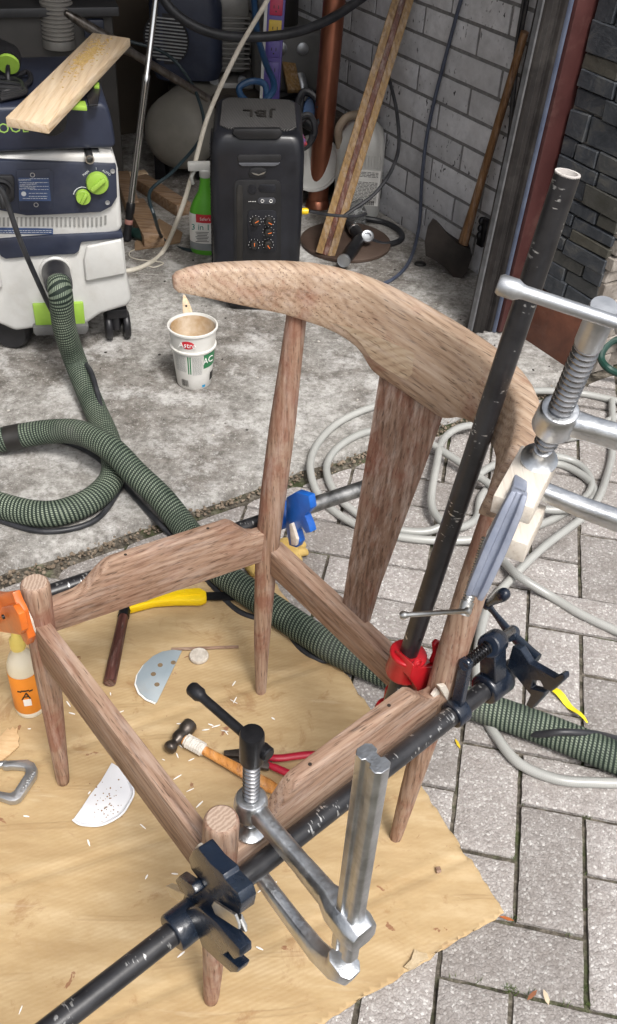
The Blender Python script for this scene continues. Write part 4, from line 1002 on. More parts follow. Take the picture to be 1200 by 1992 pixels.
def gpath(px, r, lifts={}):
    out = []
    for k, q in enumerate(px):
        z = q[2] if len(q) > 2 else None
        if z is None:
            p0 = G(q[0], q[1], r); out.append(G(q[0], q[1], surf(p0)+r))
        else: out.append(G(q[0], q[1], z))
    return out
VACO = None
hose_px = [(113,548,.335),(118,575,.315),(126,640,.21),(150,712,.085),(186,800),(208,850),(222,905),(208,946),(160,982),(90,1000),(0,983),(-85,945),(-110,905),(-60,872),(20,852,.062),(95,840,.085),(155,842,.112),(214,872,.118),(262,920,.09),(316,972,.06),(362,1030),(420,1102),(453,1130),(520,1177),(603,1233),(660,1268),(760,1312),(850,1345),(950,1380),(1033,1409),(1117,1441),(1200,1474),(1290,1500),(1420,1530),(1600,1540),(1800,1500)]
def smoothz(P, it=1): return P
hp = crom(gpath(hose_px, HR), 10)
t = thing('vacuum_hose', 'green and white braided vacuum hose looping on the floor and under the chair', 'hose', G(186, 800))
MB().tube(hp, HR, 20).build('sleeve', M_braid, t, ang=80)
# black tape bands around the hose
def near(px_, z=.06): 
    q = G(*px_, z); return min(range(len(hp)), key=lambda k: (hp[k]-q).length)
k0 = near((25, 852), .07); MB().tube(hp[k0-2:k0+3], HR*1.035, 20).build('tape_band', M_ink, t, ang=70)
M_cord = pm('black rubber cord', (.012,.013,.016), (.03,.031,.036), 30, .45, bump=.15, dust=.25, dustc=(.11,.11,.11))
cr_ = .0068
cord_px = [(-8,358,.565),(10,385,.53),(40,470,.42),(80,562,.28),(110,622,.17),(150,690,.09),(176,722,.10),(192,775,.075),(203,825,.05),(220,870,.03),(236,925),(226,962),(180,1015),(90,1034),(0,1012),(-110,965),(-140,905),(-70,872),(30,852),(120,858),(180,884),(226,926),(262,966),(300,1008),(342,1052),(400,1124),(458,1186),(516,1208),(552,1222),(585,1262),(622,1284),(668,1288),(740,1322),(830,1360),(912,1387,.03),(950,1407),(1000,1424),(1050,1428,.045),(1096,1424,.066),(1158,1428,.05),(1200,1437),(1280,1452),(1420,1480),(1620,1500),(1810,1440)]
o = MB().tube(crom(gpath(cord_px, cr_), 8), cr_, 10).build('extension_cable', M_cord, ang=80)
solo(o, 'black power cord running along the braided vacuum hose', 'cable', G(236, 925))
# pale air hose coiled on the pavers
def airhose_mat():
    b = NB('translucent grey air hose'); uv = b.n('ShaderNodeTexCoord').outputs['UV']; sp = b.n('ShaderNodeSeparateXYZ'); b.l(uv, sp.inputs[0])
    u, v = sp.outputs[0], sp.outputs[1]
    a = b.math('FRACT', b.math('ADD', b.math('MULTIPLY', u, 260.0), b.math('MULTIPLY', v, 6.0)))
    c = b.math('FRACT', b.math('SUBTRACT', b.math('MULTIPLY', u, 260.0), b.math('MULTIPLY', v, 6.0)))
    w_ = b.math('MAXIMUM', b.math('GREATER_THAN', a, .72), b.math('GREATER_THAN', c, .72))
    n = b.noise(b.coord('Object'), 6, 5, .6)
    col = b.mix(b.math('MULTIPLY', w_, .35), b.ramp(n, [(.35, (.27,.275,.26)), (.65, (.37,.372,.35))]), (.50,.50,.48))
    return b.done(col, .28, 0, None, .5, Subsurface_Weight=.0)
AR = .0098
def stack(px, passes): return px
air_px = [(1620,900),(1450,850),(1290,800),(1200,780),(1120,764),(1030,760),(940,766),(850,772),(745,786),(655,824),(606,888),(618,960),(680,1014),(770,1043),(880,1052),(985,1040),(1085,1005),(1150,950),(1120,900),(1040,885,.03),(960,905,.03),(905,950,.03),(885,1000,.03),(830,1034),(740,1022),(665,975),(635,915),(660,868),(725,838),(810,850,.03),(880,890,.03),(950,940,.03),(1030,985,.03),(1110,990,.03),(1155,965),(1140,930),(1080,902),(1000,915),(940,960),(925,1010),(880,1025,.028),(840,985,.03),(850,900,.03),(862,855,.03),(900,830,.03),(960,830),(1040,850,.03),(1120,850),(1190,815),(1250,790),(1400,770),(1560,800)]
o = MB().tube(crom(gpath(air_px, AR), 9), AR, 12).build('air_hose', airhose_mat(), ang=80)
solo(o, 'pale grey translucent air hose coiled on the pavers behind the chair', 'hose', G(800, 1040))
M_air2 = o.data.materials[0]
tail_px = [(1190,780,.012),(1192,860),(1182,920),(1150,990,.03),(1060,1062,.03),(1000,1120,.012),(950,1180),(932,1250),(928,1320),(938,1380),(965,1432),(1010,1485),(1080,1515),(1150,1522),(1260,1520),(1420,1490),(1650,1400)]
o = MB().tube(crom(gpath(tail_px, AR), 9), AR, 12).build('air_hose', M_air2, ang=80)
solo(o, 'pale grey air hose strand curving down behind the clamp head to the right edge', 'hose', G(932, 1250))
t3 = [(930,1050),(975,1088),(1008,1120,.031),(1075,1162),(1130,1195),(1200,1228),(1280,1262),(1450,1320),(1700,1350)]
o = MB().tube(crom(gpath(t3, AR), 9), AR, 12).build('air_hose', M_air2, ang=80)
solo(o, 'straight pale grey air hose strand crossing toward the right edge', 'hose', G(1075, 1162))

# ================================================================== GARAGE CONTENTS
M_nblue = pm('dusty navy plastic', (.016,.020,.038), (.030,.038,.066), 7, .42, bump=.15, dust=.35, dustc=(.10,.105,.12))
M_wplas = pm('grubby white plastic', (.52,.52,.50), (.64,.64,.62), 6, .45, bump=.1, dust=.55, dustc=(.36,.31,.24))
M_green = pm('lime green plastic', (.26,.44,.05), (.33,.52,.08), 14, .4, bump=.08, dust=.2, dustc=(.2,.28,.08))
M_bplas = pm('black plastic', (.011,.011,.013), (.022,.022,.025), 14, .42, bump=.15, dust=.3, dustc=(.075,.072,.07))
M_gline = pm('pale print', (.52,.54,.56), (.6,.62,.64), 40, .6, bump=0)
def lines(mb, P, x0, x1, ys, h, nrm, gap=0.0):       # rows of small print: P maps pixel to the panel plane
    for y in ys:
        x = x0
        while x < x1:
            L = random.uniform(2.5, 8) if gap else x1-x0
            e = min(x+L, x1); pts = [P(x, y-h/2), P(e, y-h/2), P(e, y+h/2), P(x, y+h/2)]
            mb.prism([p + nrm*.0003 for p in pts], nrm*.0003); x = e+gap
# ---- dust extractor
VO = G(105, 688, FZ); vdir = V3((VO.x, VO.y, 0)).normalized(); VX = V3((vdir.y, -vdir.x, 0)); VB = vdir
t = thing('shop_vacuum', 'white and navy shop vacuum with green knobs at the left edge', 'vacuum', VO)
def VP(d): return lambda x, y: PL(x, y, VB, VO.dot(VB)+d)
def vpoly(px, d, depth, name, mat, bev=.004, root=None, seg=2, mirror=False):
    P = VP(d); pts = [P(x, y) for x, y in px]
    if mirror: pts = pts + [p - VX*2*((p-VO).dot(VX)) for p in reversed(pts)]
    return MB().prism(pts, VB*depth).build(name, mat, root or t, bev, seg)
vpoly([(105,636),(166,634),(182,622),(197,612),(252,596),(257,580),(247,532),(240,458),(105,458)][:-1]+[(240,458)], 0, .46, 'tank', M_wplas, .014, mirror=True, seg=3)
for sgn in (1, -1):
    P = VP(-.001); px = [(166,545),(162,500),(168,476),(236,462),(244,530)]
    pts = [P(x, y) for x, y in px]
    if sgn < 0: pts = [p - VX*2*((p-VO).dot(VX)) for p in pts]
    MB().prism(pts, -VB*.012).build('side_pad', M_wplas, t, .006, 3)
vpoly([(105,497),(146,495),(154,489),(158,472),(240,464),(238,452),(105,458)], -.010, .42, 'seal_band', M_nblue, .004, mirror=True)
vpoly([(105,463),(200,461),(233,452),(238,440),(230,330),(222,300),(105,300)], -.002, .44, 'motor_housing', M_wplas, .012, mirror=True, seg=3)
# vent slots
P = VP(-.0034)
M_slot = pm('vent slot shade plastic', (.20,.20,.19), (.27,.27,.26), 20, .7)
for k in range(26):
    x = -10+k*8.6; y0 = 423+ (0 if x < 190 else -(x-190)*.25)
    if x > 206: break
    MB().prism([P(x-1.9, y0), P(x+1.9, y0-.4), P(x+1.9, y0+17), P(x-1.9, y0+17)], -VB*.0018).build('vent_slot', M_slot, t)
pan = vpoly([(105,421),(52,421),(52,421.5),(196,413),(217,402),(228,384),(226,321),(105,316)][3:]+[(105,316),(-10,312),(-25,380),(-10,408),(52,420),(105,418)][1:], -.016, .03, 'control_panel', M_nblue, .003)
P = VP(-.0165)
vpoly([(31,331),(95,329),(103,335),(102,405),(95,410),(44,411),(37,405)], -.0185, .004, 'label_plate', M_nblue, .001, pan)
M_lblue = pm('blue sticker', (.035,.065,.15), (.05,.085,.19), 10, .5, bump=0)
stk = vpoly([(36,346),(95,346),(99,391),(37,391)], -.0192, .002, 'warning_sticker', M_lblue, 0, pan)
P = VP(-.0196); mb = MB(); lines(mb, P, 38, 94, (355,362.5), .9, -VB, 1.2); lines(mb, P, 58, 94, (347.5,368.5), .8, -VB, 1.2); lines(mb, P, 56, 92, (376,382), .9, -VB, 1.2); lines(mb, P, 44, 92, (386,), .9, -VB, 1.2); mb.build('small_print', M_gline, stk)
for s_, x, y, sz in (('WARNING:', 48, 350, .0062), ('AVERTISSEMENT:', 55, 359, .0058), ('ADVERTENCIA:', 53, 366.5, .0058)): text(s_, sz, P(x, y)-VB*.0004, VX, EZ, M_gline, stk, depth=.0003)
c = P(46, 377); mb = MB(); mb.lathe([(.0062,0),(.0062,.0006),(.001,.0007)], c, -VB, 14); mb.build('sticker_symbol', M_gline, stk)
for q in ((63, 340), (70, 398), (209, 394), (219, 333)):
    mb = MB(); mb.lathe([(.0062,0),(.0062,.0016),(.0042,.0016),(.0038,.0004),(.0005,.0004)], VP(-.017)(*q), -VB, 14); mb.build('screw', M_dull, pan, ang=40)
for (x, y, rr, ang) in ((189, 355, .029, 38), (161.5, 382, .0195, 58)):
    c = VP(-.016)(x, y); mb = MB(); mb.lathe([(rr,0),(rr,.006),(rr*.93,.012),(rr*.9,.0125),(.001,.0125)], c, -VB, 28)
    kn_ = mb.build('knob', M_green, pan, ang=35)
    d = VX*math.cos(rad(ang))+EZ*math.sin(rad(ang)); mb = MB(); mb.beam(c-VB*.017-d*rr*.8, c-VB*.017+d*rr*.8, rr*.42, .011, VB); mb.build('grip_ridge', M_green, kn_, .003, 2)
P = VP(-.0165)
text('MAN', .0085, P(167, 337), VX*.8+EZ*.6, EZ*.8-VX*.6, M_gline, pan); text('AUTO', .0085, P(207, 336), VX*.8-EZ*.55, EZ*.8+VX*.55, M_gline, pan); text('I', .009, P(187, 328), VX, EZ, M_gline, pan)
mb = MB(); cc_ = VP(-.0168)(161.5, 382); mb.tube([cc_ + (VX*math.cos(rad(a_))+EZ*math.sin(rad(a_)))*(.0245) for a_ in range(20, 165, 8)], [.0004+.0011*k/18 for k in range(19)], 6); mb.build('dial_mark', M_gline, pan)
# outlet
ob = vpoly([(-30,342),(24,342),(28,348),(28,388),(23,394),(-30,394)], -.026, .02, 'outlet', M_bplas, .003)
mb = MB(); mb.lathe([(.030,0),(.030,.010),(.024,.012),(.018,.006),(.001,.006)], VP(-.027)(2, 369), -VB, 22); mb.build('socket', M_bplas, ob, ang=35)
mb = MB(); c = VP(-.030)(2, 366); mb.tube([c, c-VB*.03+EZ*.004, c-VB*.05-EZ*.006, c-VB*.055-EZ*.03], [.012,.012,.010,.0068], 12); mb.build('plug', M_bplas, ob, ang=60)
st2 = vpoly([(-8,443),(103,445),(103,456),(-8,454)], -.0045, .002, 'lower_sticker', M_lblue, 0)
P = VP(-.005); mb = MB(); lines(mb, P, 0, 100, (448.5,452), .9, -VB, 1.4); mb.build('small_print', M_gline, st2)
# recess, steel pipe stub, white clip, blue lid
vpoly([(105,314),(222,318),(217,290),(105,290)], .03, .3, 'recess', M_bplas, .002, mirror=True)
mb = MB(); mb.lathe([(.0115,0),(.0115,.05),(.0085,.05),(.0085,.0),(.0001,.0)], VP(.02)(171, 297), -VB, 18); mb.build('pipe_stub', M_steel, t, ang=40)
vpoly([(192,287),(216,291),(222,308),(221,318),(194,308)], .01, .05, 'clip', M_wplas, .004)
lid = vpoly([(105,293),(214,290),(226,286),(219,240),(211,208),(198,200),(105,204)], -.004, .42, 'lid', M_nblue, .012, mirror=True, seg=3)
# arched hand recess in the lid front
vpoly([(68,236),(130,212),(130,240),(124,256),(108,265),(88,264),(72,254)], -.006, .004, 'hand_recess', M_bplas, .002, lid)
text('TOOL', .034, VP(-.0045)(17, 250), VX, EZ, pm('green print', (.30,.50,.10), (.34,.55,.13), 30, .6, bump=0), lid, depth=.0004)
zt = (VP(-.004)(198, 200)).z
lz = lambda x, y, h=0: G(x, y, zt+h)
for px in ([(138,206),(150,196),(166,196),(169,208)], [(182,167),(188,158),(193,160),(193,168)]):
    MB().prism([lz(*q, .012) for q in px], EZ*-.010).build('latch', M_green, lid, .002)
MB().prism([lz(*q, .006) for q in [(168,186),(182,168),(196,170),(190,202),(172,204)]], EZ*-.005).build('top_tray', M_bplas, lid, .002)
# castors
def castor(c, r, wd, ax, nm='wheel', root=None):
    mb = MB(); mb.lathe([(r*.3,-wd/2),(r*.86,-wd/2),(r*.98,-wd*.3),(r,0),(r*.98,wd*.3),(r*.86,wd/2),(r*.3,wd/2)], c, ax, 26); return mb.build(nm, M_bplas, root or t, ang=45)
castor(G(30, 688, FZ)+EZ*.055+VB*.05, .057, .05, VB*.92+VX*.4, 'rear_wheel')
cw = G(232, 662, FZ)+VB*.02
fk = MB(); fk.box(cw+EZ*.058, (.024,.05,.05)); fk.prism([cw+EZ*.075+VX*a_*.03+VB*b_*.03 for a_, b_ in ((-1,-1),(1,-1),(1,1),(-1,1))], EZ*.03); fk = fk.build('castor_fork', M_bplas, t, .006, 2)
for s_ in (-1, 1): castor(cw+VX*.026*s_+EZ*.042, .042, .020, VX, 'castor_wheel')
vpoly([(64,637),(173,633),(172,644),(166,651),(70,654),(65,648)], -.022, .05, 'brake_pedal', pm('grey rubber pedal', (.09,.09,.09), (.14,.14,.135), 20, .7, bump=.2, dust=.4), .004)
vpoly([(63,593),(162,589),(166,632),(150,634),(120,630),(70,638)], -.010, .014, 'front_latch', M_green, .003)
c = VP(0)(108, 526); mb = MB(); mb.lathe([(.030,0),(.043,0),(.043,.008),(.039,.011),(.032,.010),(.030,.004)], c, -VB, 28); mb.build('port_ring', M_wplas, t, ang=40)
ca_ = c; cb_ = hp[0]+(hp[6]-hp[0])*.6
MB().tube([ca_, ca_-VB*.02, ca_+(cb_-ca_)*.6-VB*.012, cb_], [.038,.038,.0365,.034], 22).build('hose_cuff', M_bplas, t, ang=45)
# cord and plug lying on the lid
mb = MB(); pl = lz(12, 150, .03)
t2 = thing('power_plug', 'black cord connector with green ring lying on top of the shop vacuum', 'plug', lz(12, 165))
mb.tube([lz(-20, 110, .05), lz(0, 105, .05), lz(14, 112, .05), lz(16, 124, .045)], [.030,.038,.036,.030], 18); mb.build('housing', M_bplas, t2, ang=60)
g0 = lz(16, 124, .05); MB().lathe([(.018,-.004),(.027,-.004),(.028,.0),(.027,.005),(.018,.005)], g0, (.1,-.8,-.35), 22).build('ring', M_green, t2, ang=40)
MB().tube(crom([g0, lz(15, 140, .03), lz(17, 158, .01), lz(28, 152, .012), lz(52, 140, .015), lz(60, 155, .012), lz(40, 172, .01), lz(10, 178, .01), lz(-20, 170, .01)], 6), .0065, 8).build('cord', M_bplas, t2)
for k in range(3):
    MB().tube(crom([lz(-30, 150+k*9, .012), lz(10, 152+k*9, .014), lz(38+k*4, 158+k*8, .014), lz(44, 172+k*5, .012), lz(0, 185+k*4, .01)], 6), .0065, 8).build('cord', M_bplas, t2)
# ---- pine board on the vacuum
zb = zt+.026
B4 = [G(10, 228, zb+.012), G(93, 242, zb+.012), G(253, 74, zb+.012), G(180, 63, zb+.012)]
W_brd = wood('rough pine board', (.78,.64,.46), (.66,.50,.33), (.46,.31,.17), 'Y', ring=6, pores=.2)
bt_ = thing('pine_board', 'pale pine board with sawdust lying across the top of the shop vacuum', 'board', B4[0])
MB().prism(B4, EZ*-.022).build('board', W_brd, bt_, .003, 2)
sw = MB()
for _ in range(420):
    u, v = random.gauss(.72, .12), random.gauss(.42, .13)
    if not (.3 < u < .97 and .08 < v < .85): continue
    p = (B4[0]*(1-v)+B4[1]*v)*(1-u) + (B4[3]*(1-v)+B4[2]*v)*u
    sw.ball(p+EZ*.001, random.uniform(.0012, .004), (1, 1, .5), 5)
o = sw.build('sawdust', pm('sawdust', (.46,.30,.10), (.58,.41,.17), 60, .95), bt_); o['kind'] = 'stuff'

# ---- loudspeaker
SO = G(497, 603, FZ); sdir = V3((SO.x, SO.y, 0)).normalized(); SX = V3((sdir.y, -sdir.x, 0)); SB = sdir
SO = SO - SB*.015
t = thing('loudspeaker', 'black portable party loudspeaker standing on the garage floor', 'loudspeaker', SO)
SM = frame(SX, SB, EZ, SO)
def rrect(w_, d_, r_, z, y0, n=5):
    pts = []
    for cx_, cy_, a0 in ((w_/2-r_, y0+r_, -90), (w_/2-r_, y0+d_-r_, 0), (-w_/2+r_, y0+d_-r_, 90), (-w_/2+r_, y0+r_, 180)):
        for k in range(n+1):
            a_ = rad(a0+90*k/n); pts.append(V3((cx_+r_*math.cos(a_), cy_+r_*math.sin(a_), z)))
    return pts
M_spk = pm('satin black speaker shell', (.006,.0065,.009), (.011,.012,.017), 8, .34, bump=.12, dust=.2, dustc=(.065,.07,.085))
mb = MB(SM); mb.rings([rrect(.150,.20,.03,.0,.02), rrect(.178,.22,.03,.012,.008), rrect(.205,.235,.03,.05,.002), rrect(.250,.25,.03,.09,-.002), rrect(.262,.255,.03,.13,-.004), rrect(.266,.258,.028,.35,-.004), rrect(.264,.258,.028,.49,-.004), rrect(.258,.252,.03,.520,.002)] + [[V3((p.x, p.y, p.z+.10*p.y)) for p in q] for q in (rrect(.246,.245,.032,.536,.006), rrect(.225,.230,.032,.545,.016))])
mb.build('shell', M_spk, t, ang=40)
def grill_mat():
    b = NB('speaker grille'); v = b.coord('Object', rot=(0, 0, rad(35))); wv = b.wave(v, 55, .4, 1, 1, 'X'); n = b.noise(b.coord('Object'), 20, 4)
    return b.done(b.ramp(wv, [(.3, (.010,.010,.011)), (.7, (.085,.082,.08))]), .5, 0, b.bump(wv, .8, .002), .4)
M_gril = grill_mat()
gp = [SM @ V3(q) for q in ((-.085,.030,.5475),(.085,.030,.5475),(.108,.05,.5495),(.106,.21,.5655),(.088,.232,.5677),(-.088,.232,.5677),(-.106,.21,.5655),(-.108,.05,.5495))]
gr = MB().prism(gp, EZ*.007).build('top_grille', M_gril, t, .004, 2)
text('JBL', .060, SM @ V3((.0, .125, .5660)), -SX, -SB-EZ*.1, M_ink, gr, depth=.0022, font_sx=1.15)
for k in range(40):       # side ribs
    z = .10+k*.0105
    for s_ in (-1,):
        mb = MB(SM); mb.box((s_*.1335, .085, z), (.004, .12, .0045)); mb.build('side_rib', M_bplas, t)
SP = lambda d: (lambda x, y: PL(x, y, SB, SO.dot(SB)-.004+d))
def spoly(px, d, th, name, mat, bev=.002, root=None, seg=2):
    P = SP(d); return MB().prism([P(x, y) for x, y in px], SB*th).build(name, mat, root or t, bev, seg)
def z4(q): return [(380+x/2.857, 170+y/2.857) for x, y in q]
M_spk2 = pm('matte black panel', (.006,.006,.007), (.012,.012,.014), 12, .55, bump=.1, dust=.25, dustc=(.045,.045,.05))
spoly(z4([(215,232),(470,232),(485,255),(455,290),(245,290),(205,258)]), -.004, .02, 'front_handle', M_spk2, .003)
spoly(z4([(232,385),(245,375),(470,375),(478,388),(462,425),(440,436),(260,436),(240,426)]), -.003, .006, 'bass_slot', M_spk2, .001)
spoly(z4([(240,420),(470,420),(460,430),(440,438),(260,438),(246,430)]), -.005, .006, 'slot_lip', pm('grey edge', (.09,.095,.11), (.12,.125,.14), 20, .35), .001)
bd_ = spoly(z4([(296,476),(305,455),(330,446),(365,446),(390,455),(399,476),(388,495),(360,503),(330,503),(305,496)]), -.004, .006, 'badge', M_spk2, .001)
spoly(z4([(312,474),(340,480),(352,484),(392,468),(380,482),(350,490),(325,484)]), -.0052, .002, 'badge_mark', M_steel, 0, bd_)
pn = spoly(z4([(215,540),(222,525),(240,515),(450,515),(468,525),(475,545),(475,970),(215,970)]), -.003, .006, 'rear_panel', M_spk2, .001)
spoly(z4([(228,560),(240,542),(258,548),(263,560),(262,960),(230,960)]), -.0045, .004, 'strap_slot', M_ink, .001, pn)
for q, r_ in (((316, 566), .0125), ((378, 562), .0)):
    if r_: mb = MB(); mb.lathe([(r_,0),(r_,.003),(.001,.004)], SP(-.003)(*z4([q])[0]), -SB, 18); mb.build('microphone_jack', M_spk, pn)
spoly(z4([(348,560),(360,540),(440,540),(448,552),(448,575),(438,584),(358,584)]), -.0045, .003, 'port_cover', M_spk, .001, pn)
bt2 = spoly(z4([(346,625),(358,614),(436,614),(446,625),(446,640),(436,650),(358,650),(346,640)]), -.0048, .003, 'button_bar', pm('grey buttons', (.045,.047,.055), (.06,.062,.07), 30, .4), .001, pn)
for q in ((372, 632), (420, 632)):
    c = SP(-.0055)(*z4([q])[0]); mb = MB(); mb.tube([c+(SX*math.cos(a_*.3)+EZ*math.sin(a_*.3))*.0042 for a_ in range(21)], .0008, 5); mb.build('button_icon', M_wht, bt2)
mb = MB()
for k in range(5):
    c = SP(-.0035)(*z4([(298+k*9, 634)])[0]); mb.lathe([(.0012,0),(.0012,.0008)], c, -SB, 8)
mb.build('level_lights', M_wht, pn)
kp = spoly(z4([(288,705),(296,688),(312,683),(430,683),(446,690),(452,705),(452,895),(446,910),(430,916),(308,912),(292,905)]), -.0045, .003, 'knob_panel', M_spk, .001, pn)
M_or = pm('orange pointer', (.75,.16,.03), (.8,.2,.05), 30, .4)
for k, (q, a_) in enumerate((((335,742),35),((408,742),-30),((405,802),15),((328,872),88),((403,870),-55))):
    c = SP(-.006)(*z4([q])[0]); mb = MB(); mb.lathe([(.0125,0),(.0115,.010),(.0095,.013),(.001,.013)], c, -SB, 20); kn_ = mb.build('knob', M_ink, kp, ang=40)
    d = SX*math.cos(rad(a_))+EZ*math.sin(rad(a_)); mb = MB(); mb.beam(c-SB*.0135-d*.001, c-SB*.0135+d*.0105, .002, .0012, SB); mb.build('pointer', M_or, kn_)
    mb = MB()
    for j in range(9):
        a2 = rad(-40+j*32.5); p = c+(SX*math.cos(a2)+EZ*math.sin(a2))*.0165; mb.lathe([(.0008,0),(.0008,.0015)], p, -SB, 6)
    mb.build('scale_dots', M_wht, kp)
pts = [SM @ V3((x, -.0005-.002*math.cos(x*12), .045+abs(x)*.06)) for x in [(-.09+.18*k/10) for k in range(11)]]
MB().tube(pts, .0032, 8).build('accent_ring', M_or, t)
# yellow plug and cable at the speaker's side
yp = G(588, 411, .03)
t2 = thing('cable_plug', 'yellow plug on a black cable beside the loudspeaker', 'plug', yp)
YD = 3.05; a = AT(582, 411, YD); b_ = AT(600, 411, YD)
MB().tube([a, b_-(b_-a)*.3, b_], [.0095,.0105,.008], 12).build('plug_body', M_yel, t2, ang=40)
MB().tube(crom([b_, AT(640, 418, 3.1), AT(690, 421, 3.15), AT(712, 416, 3.2)], 6), .005, 8).build('cable', M_cord, t2)
c = G(577, 478, FZ+.03); o = MB().lathe([(.012,-.03),(.0165,-.028),(.0165,.0),(.0125,.002),(.012,-.02),(.001,-.02)], c, (.5,-.75,.3), 16).build('pipe_fitting', M_dull, ang=40); solo(o, 'small grey pipe fitting on the floor against the loudspeaker', 'fitting', c)

# ---- yogurt pail with brush
def cpatch(base, prof, a0, a1, name, mat, root, n=14):
    """curved patch on an upright round thing: angles in degrees from the camera direction, positive to the right"""
    d0 = (EYE-V3(base)); d0.z = 0; d0.normalize(); mb = MB(); R = []
    for k in range(n+1):
        a_ = a0+(a1-a0)*k/n; d = Matrix.Rotation(rad(a_), 3, 'Z') @ d0
        R.append([V3(base)+d*r_+EZ*h for r_, h in prof])
    g = [[mb.v(p) for p in r_] for r_ in R]
    for x, y in zip(g, g[1:]):
        for k in range(len(prof)-1): mb.face([x[k], y[k], y[k+1], x[k+1]])
    o = mb.build(name, mat, root); return o
pb = G(378, 742, FZ)
t = thing('yogurt_pail', 'white and green yogurt tub reused as a glue pail on the floor', 'pail', pb)
M_pail = pm('stained white tub', (.62,.61,.57), (.72,.71,.68), 12, .45, bump=.08, dust=.45, dustc=(.50,.42,.32))
def pr(h): return .0475+.0165*h/.175
MB().lathe([(pr(.172)-.0034,.174),(pr(.09)-.0034,.085),(pr(.09)-.0044,.085),(pr(.172)-.0042,.174)], pb, EZ, 36, caps=False).build('stained_lining', pm('brown glue stain', (.40,.26,.13), (.62,.53,.42), 16, .6, bump=.3, dust=.5, dustc=(.30,.17,.07)), t)
MB().lathe([(.001,.0),(.045,.0),(.0475,.003),(pr(.06),.06),(pr(.118),.118),(pr(.118)+.0045,.119),(pr(.118)+.005,.124),(pr(.118)+.001,.126),(pr(.175),.172),(pr(.175)+.004,.174),(pr(.175)+.004,.179),(pr(.175),.180),(pr(.17)-.003,.172),(pr(.09)-.003,.085),(.040,.080),(.001,.080)], pb, EZ, 40).build('tub', M_pail, t, ang=45)
MB().lathe([(.001,0),(pr(.12)-.004,0),(pr(.125)-.0042,.004)], pb+EZ*.105, EZ, 30, caps=False).build('glue', pm('milky glue', (.60,.52,.40), (.78,.74,.68), 14, .3, bump=.1), t)
e_ = .0009
ov = []
for k in range(16):
    a_ = 2*math.pi*k/16; ov.append((math.cos(a_)*17, math.sin(a_)*.0125))
d0 = (EYE-pb); d0.z = 0; d0.normalize()
mb = MB(); cv = mb.v
pt = lambda a_, h, e=e_: pb + (Matrix.Rotation(rad(a_), 3, 'Z') @ d0)*(pr(h)+e) + EZ*h
mb = MB(); ctr_ = mb.v(pt(-14, .150, .0012)); rv = [mb.v(pt(-14+x*1.0, .150+y, .0012)) for x, y in ov]
for k in range(16): mb.face([ctr_, rv[k], rv[(k+1) % 16]])
M_redlab = pm('red label', (.55,.02,.035), (.60,.03,.045), 20, .45, bump=0); lo_ = mb.build('logo', M_redlab, t)
p_ = pt(-14, .150, .0020); xd = EZ.cross((Matrix.Rotation(rad(-14), 3, 'Z') @ d0)); text('Astro', .021, p_, xd, EZ+xd*.06, M_wht, lo_)
M_grn = pm('green label', (.02,.16,.06), (.03,.20,.08), 20, .45, bump=0)
pf2 = lambda h0, h1: [(pr(h0)+e_, h0), (pr((h0+h1)/2)+e_, (h0+h1)/2), (pr(h1)+e_, h1)]
gl = cpatch(pb, pf2(.070, .114), 28, 80, 'green_panel', M_grn, t)
p_ = pt(42, .094, .0016); xd = EZ.cross((Matrix.Rotation(rad(42), 3, 'Z') @ d0)); text('AC', .026, p_, xd, EZ+xd*.1, M_wht, gl)
for a_ in (-17, -11): cpatch(pb, pf2(.055, .112), a_, a_+3.2, 'green_stripe', M_grn, t, 2)
cpatch(pb, pf2(.008, .016), 25, 36, 'blue_square', pm('blue square', (.02,.25,.5), (.03,.3,.55), 20, .5, bump=0), t, 4)
mb = MB()
for (a0, a1, h0, h1) in ((-60, -22, .060, .112), (-4, 24, .052, .108)):
    h = h1
    while h > h0:
        a_ = a0
        while a_ < a1:
            e2 = min(a1, a_+random.uniform(2.5, 7)); mb.prism([pt(a_, h, e_), pt(e2, h, e_), pt(e2, h+.0011, e_), pt(a_, h+.0011, e_)], (pb-EYE).normalized()*-.0002); a_ = e2+1.3
        h -= .0034
mb.build('small_print', pm('grey print', (.20,.21,.21), (.25,.26,.26), 20, .6, bump=0), t)
mb = MB()
for k in range(11):
    a_ = -42+k*2.1; w_ = random.choice((.7, 1.2)); mb.prism([pt(a_, .012), pt(a_+w_, .012), pt(a_+w_, .034), pt(a_, .034)], (pb-EYE).normalized()*-.0002)
mb.build('barcode', M_ink, t)
cpatch(pb, pf2(.022, .048), 55, 78, 'berry_print', M_ink, t, 6)
# brush standing in it
br0, br1 = G(373, 642, .135), AT(358, 573, (G(373, 642, .135)-EYE).dot(CF)-.02)
t2 = thing('glue_brush', 'flat wooden glue brush standing in the yogurt tub', 'brush', br0); d = br1-br0; L = d.length; d.normalize(); sx = (CR-d*CR.dot(d)).normalized(); nn = sx.cross(d)
mb = MB(); hp_ = [(-.006,-.03),(-.009,0),(-.012,L*.35),(-.013,L*.55),(-.008,L*.82),(-.002,L),(.002,L),(.008,L*.82),(.013,L*.55),(.012,L*.35),(.009,0),(.006,-.03)]
mb.prism([br0+sx*x+d*y for x, y in hp_], nn*.007); bh = mb.build('handle', W_brd, t2, .0015)
c = br0+d*L*.68+nn*.0072; mb = MB(); mb.cyl(c-nn*.009, c+nn*.0005, .0032, n=12); mb.build('hanging_hole', M_ink, bh)

